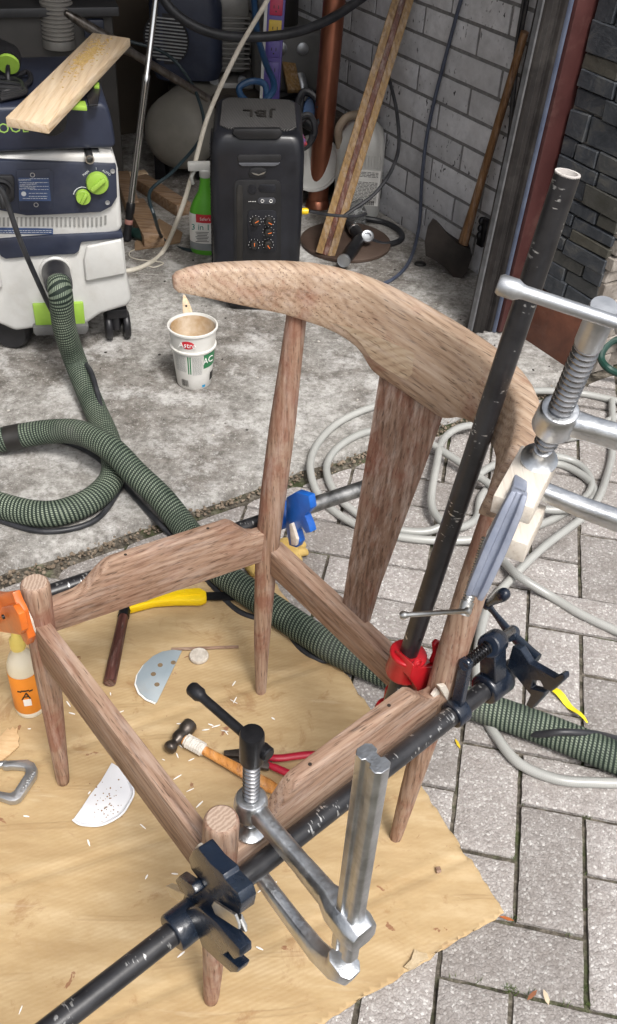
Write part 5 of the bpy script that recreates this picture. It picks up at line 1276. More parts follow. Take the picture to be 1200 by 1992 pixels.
# ---- spray bottle behind the loudspeaker
sb_ = G(404, 492, FZ)+V3((-.005, .01, 0))
t = thing('spray_bottle', 'green spray bottle with white label half hidden behind the loudspeaker', 'bottle', sb_)
M_sgrn = pm('bright green bottle', (.10,.42,.03), (.14,.50,.05), 12, .35, bump=.05)
def osec(w_, d_, h): return [sb_+SX*math.cos(2*math.pi*k/24)*w_+SB*math.sin(2*math.pi*k/24)*d_+EZ*h for k in range(24)]
MB().rings([osec(.048,.030,0), osec(.055,.035,.006), osec(.056,.036,.12), osec(.052,.034,.155), osec(.040,.028,.185), osec(.024,.020,.215), osec(.018,.016,.24), osec(.017,.016,.262)]).build('bottle', M_sgrn, t, ang=50)
mb = MB(); mb.lathe([(.019,.262),(.019,.285),(.012,.29),(.001,.29)], sb_, EZ, 18); mb.beam(sb_+EZ*.295-SX*.055, sb_+EZ*.298+SX*.03, .024, .026); mb.tube([sb_+EZ*.285-SX*.03, sb_+EZ*.26-SX*.045, sb_+EZ*.235-SX*.04], .006, 8); mb.build('trigger_head', M_wplas, t, .004, 2)
def opatch(a0, a1, h0, h1, e, name, mat, root):
    mb = MB(); n = 10; R = []
    for k in range(n+1):
        a_ = rad(a0+(a1-a0)*k/n); R.append([sb_+SX*math.cos(a_)*(.0558+e)+SB*math.sin(a_)*(.0358+e)+EZ*h for h in (h0, h1)])
    g = [[mb.v(p) for p in r_] for r_ in R]
    for x, y in zip(g, g[1:]): mb.face([x[0], y[0], y[1], x[1]])
    return mb.build(name, mat, root)
lb = opatch(190, 350, .02, .145, .0006, 'label', M_wht, t); opatch(190, 350, .02, .045, .001, 'label_foot', pm('grey label foot', (.25,.27,.28), (.3,.32,.33), 20, .5), lb)
opatch(236, 300, .118, .147, .001, 'brand_patch', M_redlab, lb)
text("Safer's", .014, sb_-SB*.0375+EZ*.132-SX*.001, SX, EZ, M_wht, lb); text('3 in 1', .028, sb_-SB*.0372+EZ*.103-SX*.016, SX, EZ, pm('teal print', (.03,.22,.18), (.04,.26,.22), 20, .5, bump=0), lb)
mb = MB()
for k in range(7):
    z = .086-k*.0055; mb.box(sb_-SB*.0372-SX*.012+EZ*z, (.045-.006*(k % 3), .0005, .0016), Matrix((SX, SB, EZ)).transposed())
mb.build('small_print', M_ink, lb)

# ---- compressor
cc = AT(352, 255, 3.75); kdir = V3((cc.x, cc.y, 0)).normalized(); KX = V3((kdir.y, -kdir.x, 0))
t = thing('air_compressor', 'dusty grey air compressor with round tank behind the loudspeaker', 'compressor', V3((cc.x, cc.y, FZ)))
M_tank = pm('dusty grey tank', (.20,.19,.165), (.28,.265,.235), 5, .6, .1, bump=.1, dust=.4, dustc=(.22,.20,.17))
ax = (kdir*.92+KX*.38)
MB().lathe([(.001,0),(.05,.004),(.095,.018),(.125,.042),(.138,.075),(.140,.10),(.140,.42),(.12,.46),(.001,.49)], cc-ax*.10, ax, 36).build('tank', M_tank, t, ang=50)
tank_ = t.children[-1] if False else bpy.data.objects['tank.001']
q4 = drape([tank_], [(308,300),(338,316),(340,349),(320,334)], .002)
if all(q4):
    wl_ = MB(); wl_.prism(q4, (EYE-cc).normalized()*.001); wl_ = wl_.build('warning_label', M_yel, t)
    text('WARNING', .0105, (q4[0]+q4[1])/2*.75+(q4[2]+q4[3])/2*.25-ray(324, 312)*.002, q4[1]-q4[0], (q4[0]-q4[3])+(q4[1]-q4[2]), M_ink, wl_, depth=.0004)
for s_ in (-1, 1):
    mb = MB(); mb.prism([V3((cc.x, cc.y, FZ))+KX*s_*.08+ax*q+KX*w_ for q, w_ in ((-.02,-.02),(-.02,.02),(.02,.02),(.02,-.02))], EZ*.12); mb.build('foot', M_black, t, .002)
mp = AT(362, 60, 3.72); MM = frame(KX, kdir, EZ, mp)
mb = MB(MM); mb.rings([[V3((x, -.10+.012*(k in (0,)), z)) for x, z in ((0,0),)] for k in ()] or [rrect(.24,.24,.05,-.15,-.11), rrect(.27,.26,.06,-.11,-.12), rrect(.27,.26,.06,.10,-.12), rrect(.24,.24,.06,.16,-.11)]); sh = mb.build('motor_shroud', M_nblue, t, ang=45)
mb = MB(MM); mb.lathe([(.088,0),(.088,.006),(.001,.006)], (-.075,-.116,.0), (-.35,-1,0), 26); vg = mb.build('vent_ring', M_bplas, sh, ang=40)
for k in range(13):
    z = -.072+k*.012; w_ = math.sqrt(max(.0001, .083**2-z*z)); mb = MB(MM); mb.beam(V3((-.075-w_*.93, -.125+.32*w_*.93, z)), V3((-.075+w_*.93, -.125-.32*w_*.93, z)), .004, .0055, V3((0,1,0))); mb.build('vent_slat', M_dull, sh)
hp2 = AT(440, 50, 3.8); HM = frame(KX, kdir, EZ, hp2)
M_alu = pm('dusty cast aluminium', (.30,.295,.28), (.42,.41,.39), 10, .55, .6, bump=.2, dust=.4, dustc=(.24,.22,.19))
mb = MB(HM); mb.box((0,0,0), (.14,.16,.30)); pumpb = mb.build('pump_cylinder', M_alu, t, .01)
for k in range(11):
    mb = MB(HM); mb.box((0,-.005,-.13+k*.018), (.175,.19,.007)); mb.build('cooling_fin', M_alu, pumpb, .002, 1)
mb = MB(HM); mb.box((0,0,.10), (.165,.18,.10)); mb.build('cylinder_head', M_alu, t, .012)
mb = MB(HM); mb.box((-.03,-.02,-.20), (.26,.22,.05)); mb.build('mount_plate', M_alu, t, .006)
for x in (-.055, .055):
    mb = MB(HM); mb.lathe([(.018,0),(.018,.02),(.010,.02),(.010,.028),(.001,.028)], (x,-.115,-.165), (0,-1,0), 14); mb.build('bolt', M_dull, t, ang=40)
# ---- tool stand with flexible ducts, behind the vacuum
ts = AT(85, 110, 3.5); bx_ = V3((ts.x, ts.y, FZ)); TM = frame(VX, VB, EZ, bx_)
t = thing('tool_stand', 'dim grey tool stand with a flat top behind the shop vacuum', 'tool stand', bx_)
mb = MB(TM); mb.box((-.05,.2,.30), (.60,.50,.60)); mb.build('cabinet', pm('dull brown grey sheet', (.045,.042,.04), (.075,.07,.065), 4, .6, bump=.1, dust=.3, dustc=(.11,.1,.09)), t, .01)
mb = MB(TM); mb.box((-.05,.18,.615), (.64,.54,.03)); mb.build('top_plate', pm('dark steel top', (.06,.062,.066), (.10,.10,.105), 5, .5, .5, bump=.1), t, .004)
mb = MB(TM); mb.box((.18,-.075,.56), (.07,.03,.06)); mb.build('handle_block', M_nblue, t, .006)
def duct(x, y, d, r, lab):
    b0 = AT(x, y, d); t_ = thing('flexible_duct', lab, 'duct', b0, group='ribbed ducts behind the vacuum'); prof = []
    for k in range(22): prof += [(r*.88, k*.0135), (r, k*.0135+.004), (r, k*.0135+.009), (r*.88, k*.0135+.0125)]
    MB().lathe([(q, h+.03) for q, h in prof], b0, V3((.03, .02, 1)), 26).build('ribbed_tube', pm('grey beige duct', (.26,.245,.225), (.34,.325,.30), 12, .7, bump=.2, dust=.3, dustc=(.13,.12,.11)), t_, ang=50)
    MB().lathe([(r*.98,0),(r*1.0,.002),(r*1.0,.028),(r*.9,.030)], b0, V3((.03, .02, 1)), 26).build('collar', M_alu, t_, ang=40)
duct(115, 92, 3.45, .056, 'pale ribbed duct with metal collar rising behind the pine board')
duct(43, 42, 3.5, .054, 'pale ribbed duct with metal collar nearer the left edge')
# ---- pry bar tube
a, b_ = AT(126, 24, 3.05), AT(405, 192, 3.45); d = (b_-a).normalized(); L = (b_-a).length
o = MB().lathe([(.001,0),(.008,.0),(.011,.01),(.016,.06),(.018,.16),(.021,.20),(.016,.24),(.0135,.26),(.0135,L)], a, d, 18).build('steel_lever', pm('brown worn steel', (.14,.12,.105), (.30,.28,.26), 12, .35, .9, bump=.15, stretch=(4,4,1)), ang=50); solo(o, 'long worn steel lever bar leaning over the compressor', 'lever', b_)
# ---- chrome pole
a, b_ = G(246, 466, FZ+.005), AT(308, -40, 3.0); d = (b_-a).normalized(); L = (b_-a).length
t = thing('steel_pole', 'shiny steel pole with black rubber tip leaning beside the shop vacuum', 'pole', a)
M_chr = pm('bright steel tube', (.62,.62,.61), (.74,.74,.73), 10, .2, 1.0, bump=.05, dust=.25, dustc=(.3,.29,.27))
MB().lathe([(.0105,.10),(.0118,.105),(.0118,L*.62),(.0125,L*.625),(.0125,L*.66),(.0095,L*.665),(.0095,L)], a, d, 18).build('tube', M_chr, t, ang=40)
MB().lathe([(.001,-.002),(.016,0),(.017,.012),(.0135,.03),(.013,.09),(.0155,.095),(.0155,.125),(.012,.13)], a, d, 18).build('rubber_tip', M_bplas, t, ang=40)
MB().lathe([(.0137,.055),(.0142,.056),(.0142,.07),(.0137,.071)], a, d, 18).build('pink_band', pm('faded pink band', (.45,.2,.17), (.5,.26,.22), 30, .6), t)
# ---- cables
M_wcord = pm('dirty cream cord', (.52,.48,.40), (.64,.60,.52), 20, .5, bump=.1, dust=.4, dustc=(.33,.29,.23))
o = MB().tube(crom([AT(545, -60, 3.0), AT(520, 0, 3.05), AT(462, 100, 3.12), AT(405, 225, 3.2), AT(372, 345, 3.22), AT(350, 415, 3.2), G(318, 488, FZ+.009), G(285, 515, FZ+.007), G(248, 527, FZ+.007), G(200, 530, FZ+.007)], 8), .0078, 10).build('hanging_cable', M_wcord); solo(o, 'cream extension cord hanging down behind the pole to the floor', 'cable', G(250, 527, FZ))
o = MB().tube(crom([AT(300, -30, 3.0), AT(340, 25, 3.05), AT(400, 60, 3.1), AT(470, 72, 3.15), AT(560, 66, 3.2), AT(640, 38, 3.25), AT(720, -15, 3.3)], 8), .0155, 12).build('rubber_hose', M_cord); solo(o, 'thick black rubber hose sagging across the top of the photo', 'hose', AT(470, 72, 3.15))
o = MB().tube(crom([AT(250, 80, 3.3), AT(310, 98, 3.35), AT(350, 130, 3.4), AT(385, 190, 3.4), AT(394, 260, 3.35), AT(340, 330, 3.2), AT(292, 372, 3.15), AT(300, 420, 3.1), G(320, 468, FZ+.006), G(370, 487, FZ+.006), G(420, 488, FZ+.006)], 8), .0058, 8).build('thin_cable', pm('dark teal cable', (.010,.022,.028), (.02,.036,.044), 20, .45)); solo(o, 'thin dark teal cable looping in front of the compressor tank', 'cable', G(370, 487, FZ))
o = MB().tube(crom([AT(750, 60, 3.35), AT(755, 140, 3.3), AT(772, 220, 3.28), AT(773, 300, 3.25), AT(735, 370, 3.22), AT(668, 421, 3.2)], 8), .0062, 8).build('black_cable', M_cord); solo(o, 'black cable hanging in a bow beside the laminated wood stick', 'cable', AT(668, 421, 3.2))
gcp = [PL(905, -30, ER, WALL_R-.012), PL(880, 60, ER, WALL_R-.012), PL(838, 225, ER, WALL_R-.014), PL(822, 330, ER, WALL_R-.03), G(815, 440, FZ+.05), G(795, 510, FZ+.008), G(755, 548, FZ+.007), G(700, 560, FZ+.007)]
o = MB().tube(crom(gcp, 8), .0062, 10).build('grey_cable', pm('slate blue cable', (.045,.055,.085), (.075,.09,.13), 20, .45)); solo(o, 'slate blue cable hanging down the grey brick wall to the floor', 'cable', G(755, 548, FZ))
for k in range(2):
    pp = [PL(1032-8*k, -30, ER, WALL_R-.03), PL(1010-6*k, 90, ER, WALL_R-.03), PL(1000-3*k, 180, ER, WALL_R-.035), PL(985+2*k, 300, ER, WALL_R-.03), PL(966, 392, ER, WALL_R-.03)]
    o = MB().tube(crom(pp, 6), .0055, 8).build('black_cable', M_cord); solo(o, ('inner', 'outer')[k]+' black cable running down behind the door track', 'cable', pp[-1], 'cables behind the track')
mb = MB(); c = G(939, 470, FZ+.06)
for k in range(3): mb.ball(PL(938-2*k, 430+14*k, ER, WALL_R-.02), .014, (1, .8, 1.1), 8)
mb.beam(PL(945, 425, ER, WALL_R-.015), PL(935, 478, ER, WALL_R-.015), .03, .02, ER); o = mb.build('wall_bracket', M_black, None, .003); solo(o, 'black bracket low on the brick wall beside the door track', 'bracket', PL(938, 478, ER, WALL_R-.01))

# ---- copper post, laminated stick, disc, jug, nozzle, axe
a = G(617, 402, FZ); b_ = AT(653, -30, (a-EYE).dot(CF)-.42)
t = thing('copper_pipe', 'tall copper pipe standing in the garage corner', 'pipe', a); d = (b_-a).normalized(); L = (b_-a).length
M_cop = pm('tarnished copper', (.33,.125,.075), (.46,.19,.12), 7, .36, .9, bump=.08, dust=.4, dustc=(.16,.065,.04), stretch=(3,3,.6))
MB().tube([a+d*L*k/20 for k in range(21)], .0385, 26).build('tube', M_cop, t)
MB().lathe([(.0385,.03),(.041,.028),(.046,.0),(.001,.0)], a, d, 26).build('flared_foot', M_cop, t, ang=60)
s0_, s1_ = G(632, 496, FZ+.01), PL(787, -12, ER, WALL_R-.05); d = (s1_-s0_).normalized()
t = thing('laminated_stick', 'laminated wooden stick with a dark centre stripe leaning on the brick wall', 'stick', s0_)
side = (CR - d*CR.dot(d)).normalized(); fr_ = side.cross(d)
if fr_.dot(CF) > 0: fr_ = -fr_
Ls = (s1_-s0_).length
W_ash = wood('golden ash', (.29,.175,.062), (.21,.12,.040), (.11,.058,.018), 'Z', ring=6, pores=.5, rough=.45); W_str = wood('red brown inlay', (.13,.04,.02), (.09,.026,.013), (.045,.013,.007), 'Z', ring=6, rough=.45)
for k, (o0, wd, m_, nm) in enumerate(((-.0215, .0245, W_ash, 'ash_strip'), (0, .0180, W_str, 'dark_strip'), (.0215, .0245, W_ash, 'ash_strip'))):
    mb = MB(); mb.beam(s0_+side*o0, s1_+side*o0, wd, .032+.001*(k == 1), fr_); mb.build(nm, m_, t, .0012, 1)
c = G(672, 474, FZ); o = MB().lathe([(.001,0),(.156,0),(.160,.003),(.160,.012),(.155,.015),(.10,.0165),(.001,.017)], c, EZ, 48).build('iron_disc', pm('rusty brown disc', (.060,.036,.026), (.10,.066,.05), 9, .65, .2, bump=.3, dust=.45, dustc=(.14,.105,.085)), ang=40); solo(o, 'flat round rusty brown disc on the floor in the corner', 'disc', c)
# jug
jb_ = G(692, 414, FZ); jd = V3((jb_.x, jb_.y, 0)).normalized(); JX = V3((jd.y, -jd.x, 0)); JM = frame(JX, jd, EZ, jb_)
t = thing('white_jug', 'big dirty white plastic jug with a printed label beside the brick wall', 'jug', jb_)
mb = MB(JM); mb.rings([rrect(.155,.14,.03,0,-.05), rrect(.172,.155,.03,.012,-.058), rrect(.172,.155,.03,.235,-.058), rrect(.168,.15,.035,.265,-.055), rrect(.150,.13,.04,.30,-.045), rrect(.09,.08,.035,.335,-.02), rrect(.055,.05,.022,.345,-.005), rrect(.05,.046,.02,.372,-.003)]); mb.build('body', M_wplas, t, ang=45)
for k in range(7): mb = MB(JM); mb.beam(V3((.01+.011*k, -.0585, .195)), V3((.01+.011*k, -.0585, .238)), .004, .004, V3((0,1,0))); mb.build('rib', M_wplas, t, .001, 1)
mb = MB(JM); mb.tube(crom([(-.075,-.03,.25),(-.085,-.03,.31),(-.06,-.02,.352),(-.01,-.01,.366)], 6), .015, 10); mb.build('handle', pm('dirty brown plastic', (.22,.165,.12), (.34,.27,.2), 16, .6), t, ang=60)
mb = MB(JM); mb.lathe([(.026,0),(.028,.004),(.028,.022),(.024,.026),(.001,.026)], (.02,.02,.368), (0,0,1), 18); mb.build('cap', M_wplas, t, ang=40)
mb = MB(JM); mb.box((.008,-.0586,.12), (.14,.0012,.13)); jl = mb.build('label', M_wht, t)
mb = MB(JM)
for k in range(22):
    z = .178-k*.0052; x = -.055
    if 4 <= k <= 6: continue
    while x < .07:
        e = min(.07, x+random.uniform(.006, .02)); mb.box(((x+e)/2, -.0596, z), (e-x, .0006, .0017)); x = e+.003
mb.build('small_print', M_ink, jl)
mb = MB(JM)
for k in range(10): mb.box((.030+k*.0036, -.0596, .066), (.0014+.001*(k % 2), .0006, .016))
mb.build('barcode', M_ink, jl)
c = AT(612, 318, 3.62); dd = (EYE-c).normalized(); o = MB().lathe([(.001,0),(.098,0),(.102,.004),(.102,.012),(.096,.014),(.09,.008),(.001,.008)], c, dd*.9+V3((-.35,0,.1)), 36).build('white_disc', M_wplas, ang=40); solo(o, 'round white pail lid leaning behind the copper pipe', 'disc', c-EZ*.1)
# clear plastic bag
bgm = NB('clear crumpled plastic'); n = bgm.noise(bgm.coord('Object'), 22, 5, .6); bgm = bgm.done((.8,.82,.82), .15, 0, bgm.bump(n, .8, .01), .5, Transmission_Weight=.85)
c = G(688, 418, .05); mb = MB(); mb.ball(c, .05, (.9, .7, 1.0), 16)
for v_ in mb.bm.verts: v_.co += (v_.co-c)*(.55*noise.noise(v_.co*30)+.25*noise.noise(v_.co*70))
o = mb.build('plastic_bag', bgm, ang=20); solo(o, 'small crumpled clear plastic bag in front of the jug', 'plastic bag', c-EZ*.045)
# hose nozzle
t = thing('hose_nozzle', 'dark hose nozzle with silver rings lying on the rusty disc', 'nozzle', G(690, 480, .03))
n0, n1 = G(668, 508, .052), G(702, 462, .055); d = n1-n0; L = d.length
MB().lathe([(.017,.004),(.0205,0),(.0225,.006),(.0215,.014),(.019,.018),(.021,.025),(.023,L*.5),(.021,L*.8),(.017,L)], n0, d, 20, caps=False).build('barrel', M_black, t, ang=40)
MB().lathe([(.0160,.0),(.0215,-.002),(.0232,.003),(.0225,.008),(.0165,.006),(.015,.02),(.001,.02)], n0, d, 20).build('front_ring', M_dull, t, ang=40)
MB().lathe([(.012,0),(.021,0),(.023,.004),(.023,.013),(.019,.016),(.012,.015),(.011,.006),(.001,.006)], G(714, 462, .062), (0,-.6,.8), 20).build('collar_ring', M_dull, t, ang=40)
n2_ = G(682, 438, .055); MB().tube([n1, n1+(n2_-n1)*.5, n2_], [.019,.0215,.017], 16).build('swivel', M_bplas, t, ang=50)
MB().lathe([(.019,0),(.0215,.002),(.0215,.012),(.019,.014)], n1+(n2_-n1)*.55, n2_-n1, 18).build('clamp_band', M_steel, t, ang=40)
MB().tube(crom([n2_, G(668, 424, .05), G(700, 424, .035), G(745, 432, .025), G(776, 448, .025), G(780, 466, .025), G(750, 476, .025), G(722, 468, .03)], 8), .0105, 10).build('hose_end', M_cord, t)
# axe
h0, h1 = G(893, 500, .075), PL(1021, 62, ER, WALL_R-.035); d = (h1-h0).normalized(); L = (h1-h0).length; sd2 = (CR-d*CR.dot(d)).normalized()
t = thing('axe', 'old felling axe with brown handle leaning against the brick wall', 'axe', G(893, 530, FZ))
W_axe = wood('old brown axe handle', (.27,.145,.062), (.19,.095,.038), (.09,.04,.017), 'Z', ring=7, rough=.5)
MB().tube([h0-d*.03, h0+d*.08, h0+d*L*.25, h0+d*L*.5, h0+d*L*.8, h1], [.023,.024,.0195,.0175,.0168,.0165], 16, flat=.72).build('handle', W_axe, t, ang=60)
P = lambda x, y: PL(x, y, (CF-EZ*CF.dot(EZ)).normalized(), h0.dot((CF-EZ*CF.dot(EZ)).normalized())-.012)
bl = [P(*q) for q in ((832,440),(842,425),(850,430),(868,452),(890,470),(912,478),(917,492),(906,524),(896,537),(882,536),(868,520),(846,505),(828,497),(826,470))]
mb = MB(); n_ = len(bl); fw = (CF-EZ*CF.dot(EZ)).normalized(); wid = [.002 if p[0] < 0 else 0 for p in bl]
th_ = [.003,.003,.004,.010,.020,.026,.027,.026,.024,.02,.012,.006,.003,.003]
A_ = [mb.v(p-fw*w_) for p, w_ in zip(bl, th_)]; B_2 = [mb.v(p+fw*w_) for p, w_ in zip(bl, th_)]
ca2 = sum(bl, V3())/n_; c1, c2 = mb.v(ca2-fw*.017), mb.v(ca2+fw*.017)
for k in range(n_):
    j = (k+1) % n_; mb.face([A_[k], A_[j], B_2[j], B_2[k]]); mb.face([c1, A_[j], A_[k]]); mb.face([c2, B_2[k], B_2[j]])
mb.build('head', pm('rusty dark axe steel', (.022,.019,.018), (.055,.045,.04), 10, .55, .5, bump=.3, dust=.35, dustc=(.09,.06,.045)), t, ang=30)
c = G(817, 515, FZ); o = MB().lathe([(.001,0),(.020,0),(.021,.004),(.016,.009),(.001,.010)], c, EZ, 20, flat=.7).build('rubber_puck', M_ink, ang=50); solo(o, 'small black rubber puck on the floor near the axe', 'puck', c)
# ---- power strip, coils, grey box in the dark corner
a, b_ = AT(528, 178, 3.62), AT(541, -40, 3.45); d = (b_-a).normalized(); a = a-d*.05; sx = (CR-d*CR.dot(d)).normalized(); nn = sx.cross(d)
if nn.dot(CF) > 0: nn = -nn
t = thing('power_strip', 'purple power strip with coloured outlets standing in the dark corner', 'power strip', a); L = (b_-a).length
M_pur = pm('purple plastic', (.085,.06,.26), (.11,.08,.32), 10, .45, dust=.3, dustc=(.12,.1,.2))
mb = MB(); mb.beam(a, b_, .062, .045, nn); mb.build('casing', M_pur, t, .004)
cols = {0: M_pur, 1: M_pur, 2: pm('yellow outlet', (.55,.36,.03), (.6,.42,.05), 20, .45), 3: pm('red outlet', (.42,.02,.07), (.48,.03,.09), 20, .45), 4: M_pur}
for k in range(5):
    c = a+d*(.125+k*.068)+nn*.023; mb = MB(); mb.beam(c-d*.027, c+d*.027, .046, .008, nn); ou = mb.build('outlet', cols[k], t, .003)
    mb = MB(); mb.beam(c+sx*.008-d*.006+nn*.0044, c+sx*.008+d*.006+nn*.0044, .003, .001, nn); mb.beam(c-sx*.008-d*.005+nn*.0044, c-sx*.008+d*.005+nn*.0044, .003, .001, nn); mb.cyl(c-d*.014+nn*.0035, c-d*.014+nn*.005, .003, n=8); mb.build('slots', M_ink, ou)
mb = MB(); mb.beam(a-sx*.036+nn*.012, b_-sx*.036+nn*.012, .012, .01, nn); mb.build('pale_edge', M_wplas, t)
def coil(cpx, d, R1, R2, r_, turns, mat, lab, nm, tilt):
    c = AT(*cpx, d); u = (CR+EZ*tilt).normalized(); w_ = u.cross((EYE-c).normalized()).normalized(); vv_ = w_
    pts = [c + u*math.cos(a_)*(R1+.006*math.sin(a_*2.3)) + vv_*math.sin(a_)*R2 + CF*(.014*a_/6.28) for a_ in [2*math.pi*turns*k/(turns*26) for k in range(turns*26+1)]]
    o = MB().tube(pts, r_, 8).build(nm, mat); solo(o, lab, 'cable', c-EZ*R2); return o
M_blc = pm('dark blue hose', (.012,.05,.12), (.02,.07,.17), 14, .4, dust=.3, dustc=(.05,.07,.1))
coil((602, 210), 3.5, .034, .062, .012, 2, M_cord, 'upright black cable coil beside the copper pipe', 'cable_coil', .3)
coil((590, 255), 3.45, .034, .060, .011, 2, M_cord, 'lower black cable coil right of the loudspeaker', 'cable_coil', -.4)
o = MB().tube(crom([AT(492, -30, 3.55), AT(500, 60, 3.5), AT(516, 120, 3.45), AT(532, 160, 3.4), AT(528, 182, 3.38), AT(500, 205, 3.38), AT(472, 190, 3.38), AT(466, 170, 3.38), AT(490, 158, 3.38), AT(515, 165, 3.4), AT(520, 200, 3.4)], 8), .0115, 10).build('blue_hose', M_blc); solo(o, 'dark blue hose looping behind the top of the loudspeaker', 'hose', AT(500, 205, 3.38))
o = MB().lathe([(.001,0),(.03,0),(.034,.01),(.03,.02),(.001,.02)], AT(606, 218, 3.58), (EYE-AT(606, 218, 3.58)), 24, flat=1.6).build('blue_reel', pm('blue reel plastic', (.03,.10,.26), (.04,.13,.32), 10, .4), ang=40); solo(o, 'small blue plastic reel inside the black cable coil', 'reel', AT(606, 228, 3.58))
mb = MB(); q = AT(575, 250, 3.4); mb.beam(q, AT(590, 285, 3.4), .03, .02); o = mb.build('red_tool', pm('red and blue tool', (.42,.05,.03), (.06,.10,.3), 60, .4), None, .004); solo(o, 'small red and blue tool hanging between speaker and cable coil', 'tool', q)
gbx = AT(620, 105, 3.75) - ER*.14; GM_ = frame(KX, kdir, EZ, V3((gbx.x, gbx.y, FZ)))
t = thing('grey_machine', 'dim grey machine box with a slotted grille behind the copper pipe', 'machine', V3((gbx.x, gbx.y, FZ)))
mb = MB(GM_); mb.box((0,.08,gbx.z-.02), (.25,.25,.22)); mb.build('housing', pm('dim grey casting', (.12,.12,.12), (.18,.178,.17), 6, .6, .3, dust=.4, dustc=(.13,.12,.1)), t, .02, 3)
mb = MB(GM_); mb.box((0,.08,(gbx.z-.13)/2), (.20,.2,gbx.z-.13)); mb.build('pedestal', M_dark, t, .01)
for k in range(7): mb = MB(GM_); mb.beam(V3((-.11,-.052,gbx.z-.17+.0-k*.022)), V3((.06,-.052,gbx.z-.13-k*.022)), .012, .008, V3((0,1,0))); mb.build('grille_slat', M_black, t)
for x in (-.03, .05): mb = MB(GM_); mb.lathe([(.022,0),(.022,.008),(.014,.012),(.001,.012)], (x,-.046,gbx.z+.03), (0,-1,0), 16); mb.build('port', M_dull, t, ang=40)
mb = MB(GM_); mb.tube([(.04,-.06,gbx.z-.06),(.05,-.09,gbx.z-.09),(.055,-.10,gbx.z-.14)], [.020,.020,.015], 12); mb.build('valve', M_dull, t, ang=50)
c = V3((gbx.x-.03, gbx.y+.06, gbx.z+.15)); o = MB().lathe([(.06,-.06),(.062,-.055),(.062,.06),(.05,.065),(.001,.065)], c, EZ, 24).build('black_can', M_ink, ang=40); solo(o, 'black canister above the power strip in the dark corner', 'can', c-EZ*.06)
mb = MB(); mb.beam(AT(548, 60, 3.7), AT(572, 178, 3.64), .05, .02); o = mb.build('wood_offcut', W_ash, None, .002); solo(o, 'dim tan offcut standing beside the power strip', 'offcut', AT(566, 150, 3.66))
t = thing('low_bench', 'dark low plank bench in the back corner under the power strip', 'bench', GF(1.97, 3.3, FZ))
for k in range(4):
    mb = MB(); n0_ = 3.07+k*.135; mb.prism([GF(1.78, n0_, .285), GF(2.16, n0_, .285), GF(2.16, n0_+.13, .285), GF(1.78, n0_+.13, .285)], EZ*.025); mb.build('plank', pm('dark old plank', (.05,.04,.032), (.08,.066,.052), 12, .8, bump=.3), t, .003)
for r_, n_ in ((1.81, 3.1), (2.13, 3.1), (1.81, 3.56), (2.13, 3.56)):
    mb = MB(); mb.prism([GF(r_-.025, n_-.025, FZ), GF(r_+.025, n_-.025, FZ), GF(r_+.025, n_+.025, FZ), GF(r_-.025, n_+.025, FZ)], EZ*.269); mb.build('leg', pm('dark old plank', (.05,.04,.032)), t, .003)
# ---- wood scraps on the floor by the pole
W_scr = wood('dusty brown offcut', (.36,.235,.14), (.26,.16,.09), (.14,.08,.045), 'X', ring=6, pores=.3)
for k, (a, b_, wd, ht, lab) in enumerate((((272,352),(358,408),.060,.045,'long brown offcut beam lying under the compressor tank'), ((262,398),(300,470),.070,.045,'short brown wood block lying near the pole'), ((238,345),(258,405),.05,.05,'brown offcut behind the shop vacuum'), ((236,345),(285,338),.04,.02,'thin pale lath behind the pole'))):
    z = FZ+ht/2+.02*(k == 3); p, q = G(*a, z), G(*b_, z); mb = MB(); mb.beam(p, q, wd, ht); o = mb.build('wood_offcut', W_scr if k < 3 else W_brd, None, .002); solo(o, lab, 'offcut', (p+q)/2-EZ*ht/2, 'offcuts on the garage floor')
e0 = G(362, 410, FZ+.0225)
o = flat([(310,425),(355,452),(350,470),(300,480),(262,485),(262,470)], FZ+.006, .005, 'card_scrap', pm('brown card', (.22,.14,.08), (.30,.2,.12), 12, .85)); solo(o, 'brown flat card scrap on the floor under the offcuts', 'scrap', G(310, 460, FZ))
q = G(268, 455, FZ+.02); mb = MB(); mb.tube([G(252, 450, FZ+.018), q, G(284, 462, FZ+.02)], [.014,.021,.018], 12); o = mb.build('grip_handle', pm('dark green rubber', (.008,.028,.024), (.015,.045,.038), 20, .5), ang=60); solo(o, 'dark green rubber grip lying beside the pole tip', 'grip', q-EZ*.02)
o = MB().tube(crom([G(x, y, FZ+.003) for x, y in ((305,478),(280,482),(256,488),(252,498),(268,505),(300,508),(318,512),(300,520),(285,516))], 6), .0022, 6).build('thin_wire', M_wcord); solo(o, 'thin pale wire tangled on the floor near the offcuts', 'wire', G(280, 490, FZ))
dbm = MB()
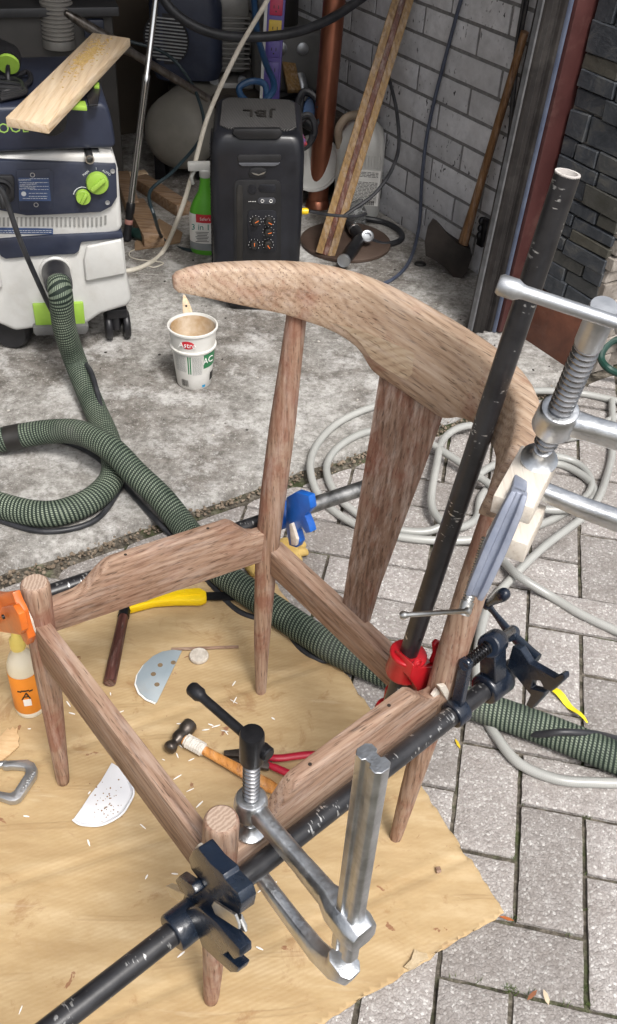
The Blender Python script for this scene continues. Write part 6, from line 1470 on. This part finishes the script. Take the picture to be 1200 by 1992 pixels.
for _ in range(260):
    r, n_ = random.uniform(.2, 2.15), random.uniform(1.66, 3.4); s_ = random.uniform(.0015, .0055)
    dbm.ball(GF(r, n_, FZ+s_*.3), s_, (1, random.uniform(.4, 1), .5), 5, Matrix.Rotation(random.uniform(0, 6), 3, 'Z'))
o = dbm.build('floor_grit', pm('grit', (.05,.045,.04), (.5,.47,.43), 3, .9, lo=.45, hi=.55)); o['kind'] = 'stuff'; o['label'] = 'small crumbs and grit scattered on the garage floor'; o['category'] = 'grit'
# ---- dark storage along the back wall
M_box = [pm('dim box %d' % k, c_, None, 4, .8, bump=.1) for k, c_ in enumerate(((.05,.045,.04), (.035,.04,.05), (.07,.055,.04), (.03,.03,.032)))]
for k, (r, n_, w_, h, lab) in enumerate(((.3,4.2,.7,.9,'tall dark storage box at the left of the back wall'), (1.05,4.3,.6,.75,'dark bluish storage box on the back wall'), (1.62,4.2,.5,.85,'brown storage box in the back right corner'), (-.5,4.2,.8,.8,'black storage box far left on the back wall'))):
    c = GF(r, n_, FZ); tt = thing('storage_box', lab, 'box', c, group='boxes along the back wall'); mb = MB(); mb.prism([GF(r-w_/2, n_-.2, FZ), GF(r+w_/2, n_-.2, FZ), GF(r+w_/2, n_+.2, FZ), GF(r-w_/2, n_+.2, FZ)], EZ*h); mb.build('carton', M_box[k], tt, .01)
    mb = MB(); mb.prism([GF(r-w_/2-.01, n_-.21, FZ+h), GF(r+w_/2+.01, n_-.21, FZ+h), GF(r+w_/2+.01, n_+.21, FZ+h), GF(r-w_/2-.01, n_+.21, FZ+h)], EZ*.03); mb.build('box_lid', M_box[(k+1) % 4], tt, .006)
# ---- green garden hose and dark planter at the right edge
o = MB().tube(crom([G(1230, 668, .10), G(1196, 662, .10), G(1174, 680, .08), G(1170, 700, .06), G(1185, 718, .05), G(1215, 730, .03), G(1280, 745, .012), G(1400, 770, .012)], 8), .011, 10).build('garden_hose', pm('green garden hose', (.006,.035,.026), (.010,.055,.04), 14, .4)); solo(o, 'dark green garden hose loop at the right edge beside the pillar', 'hose', G(1185, 718, 0))
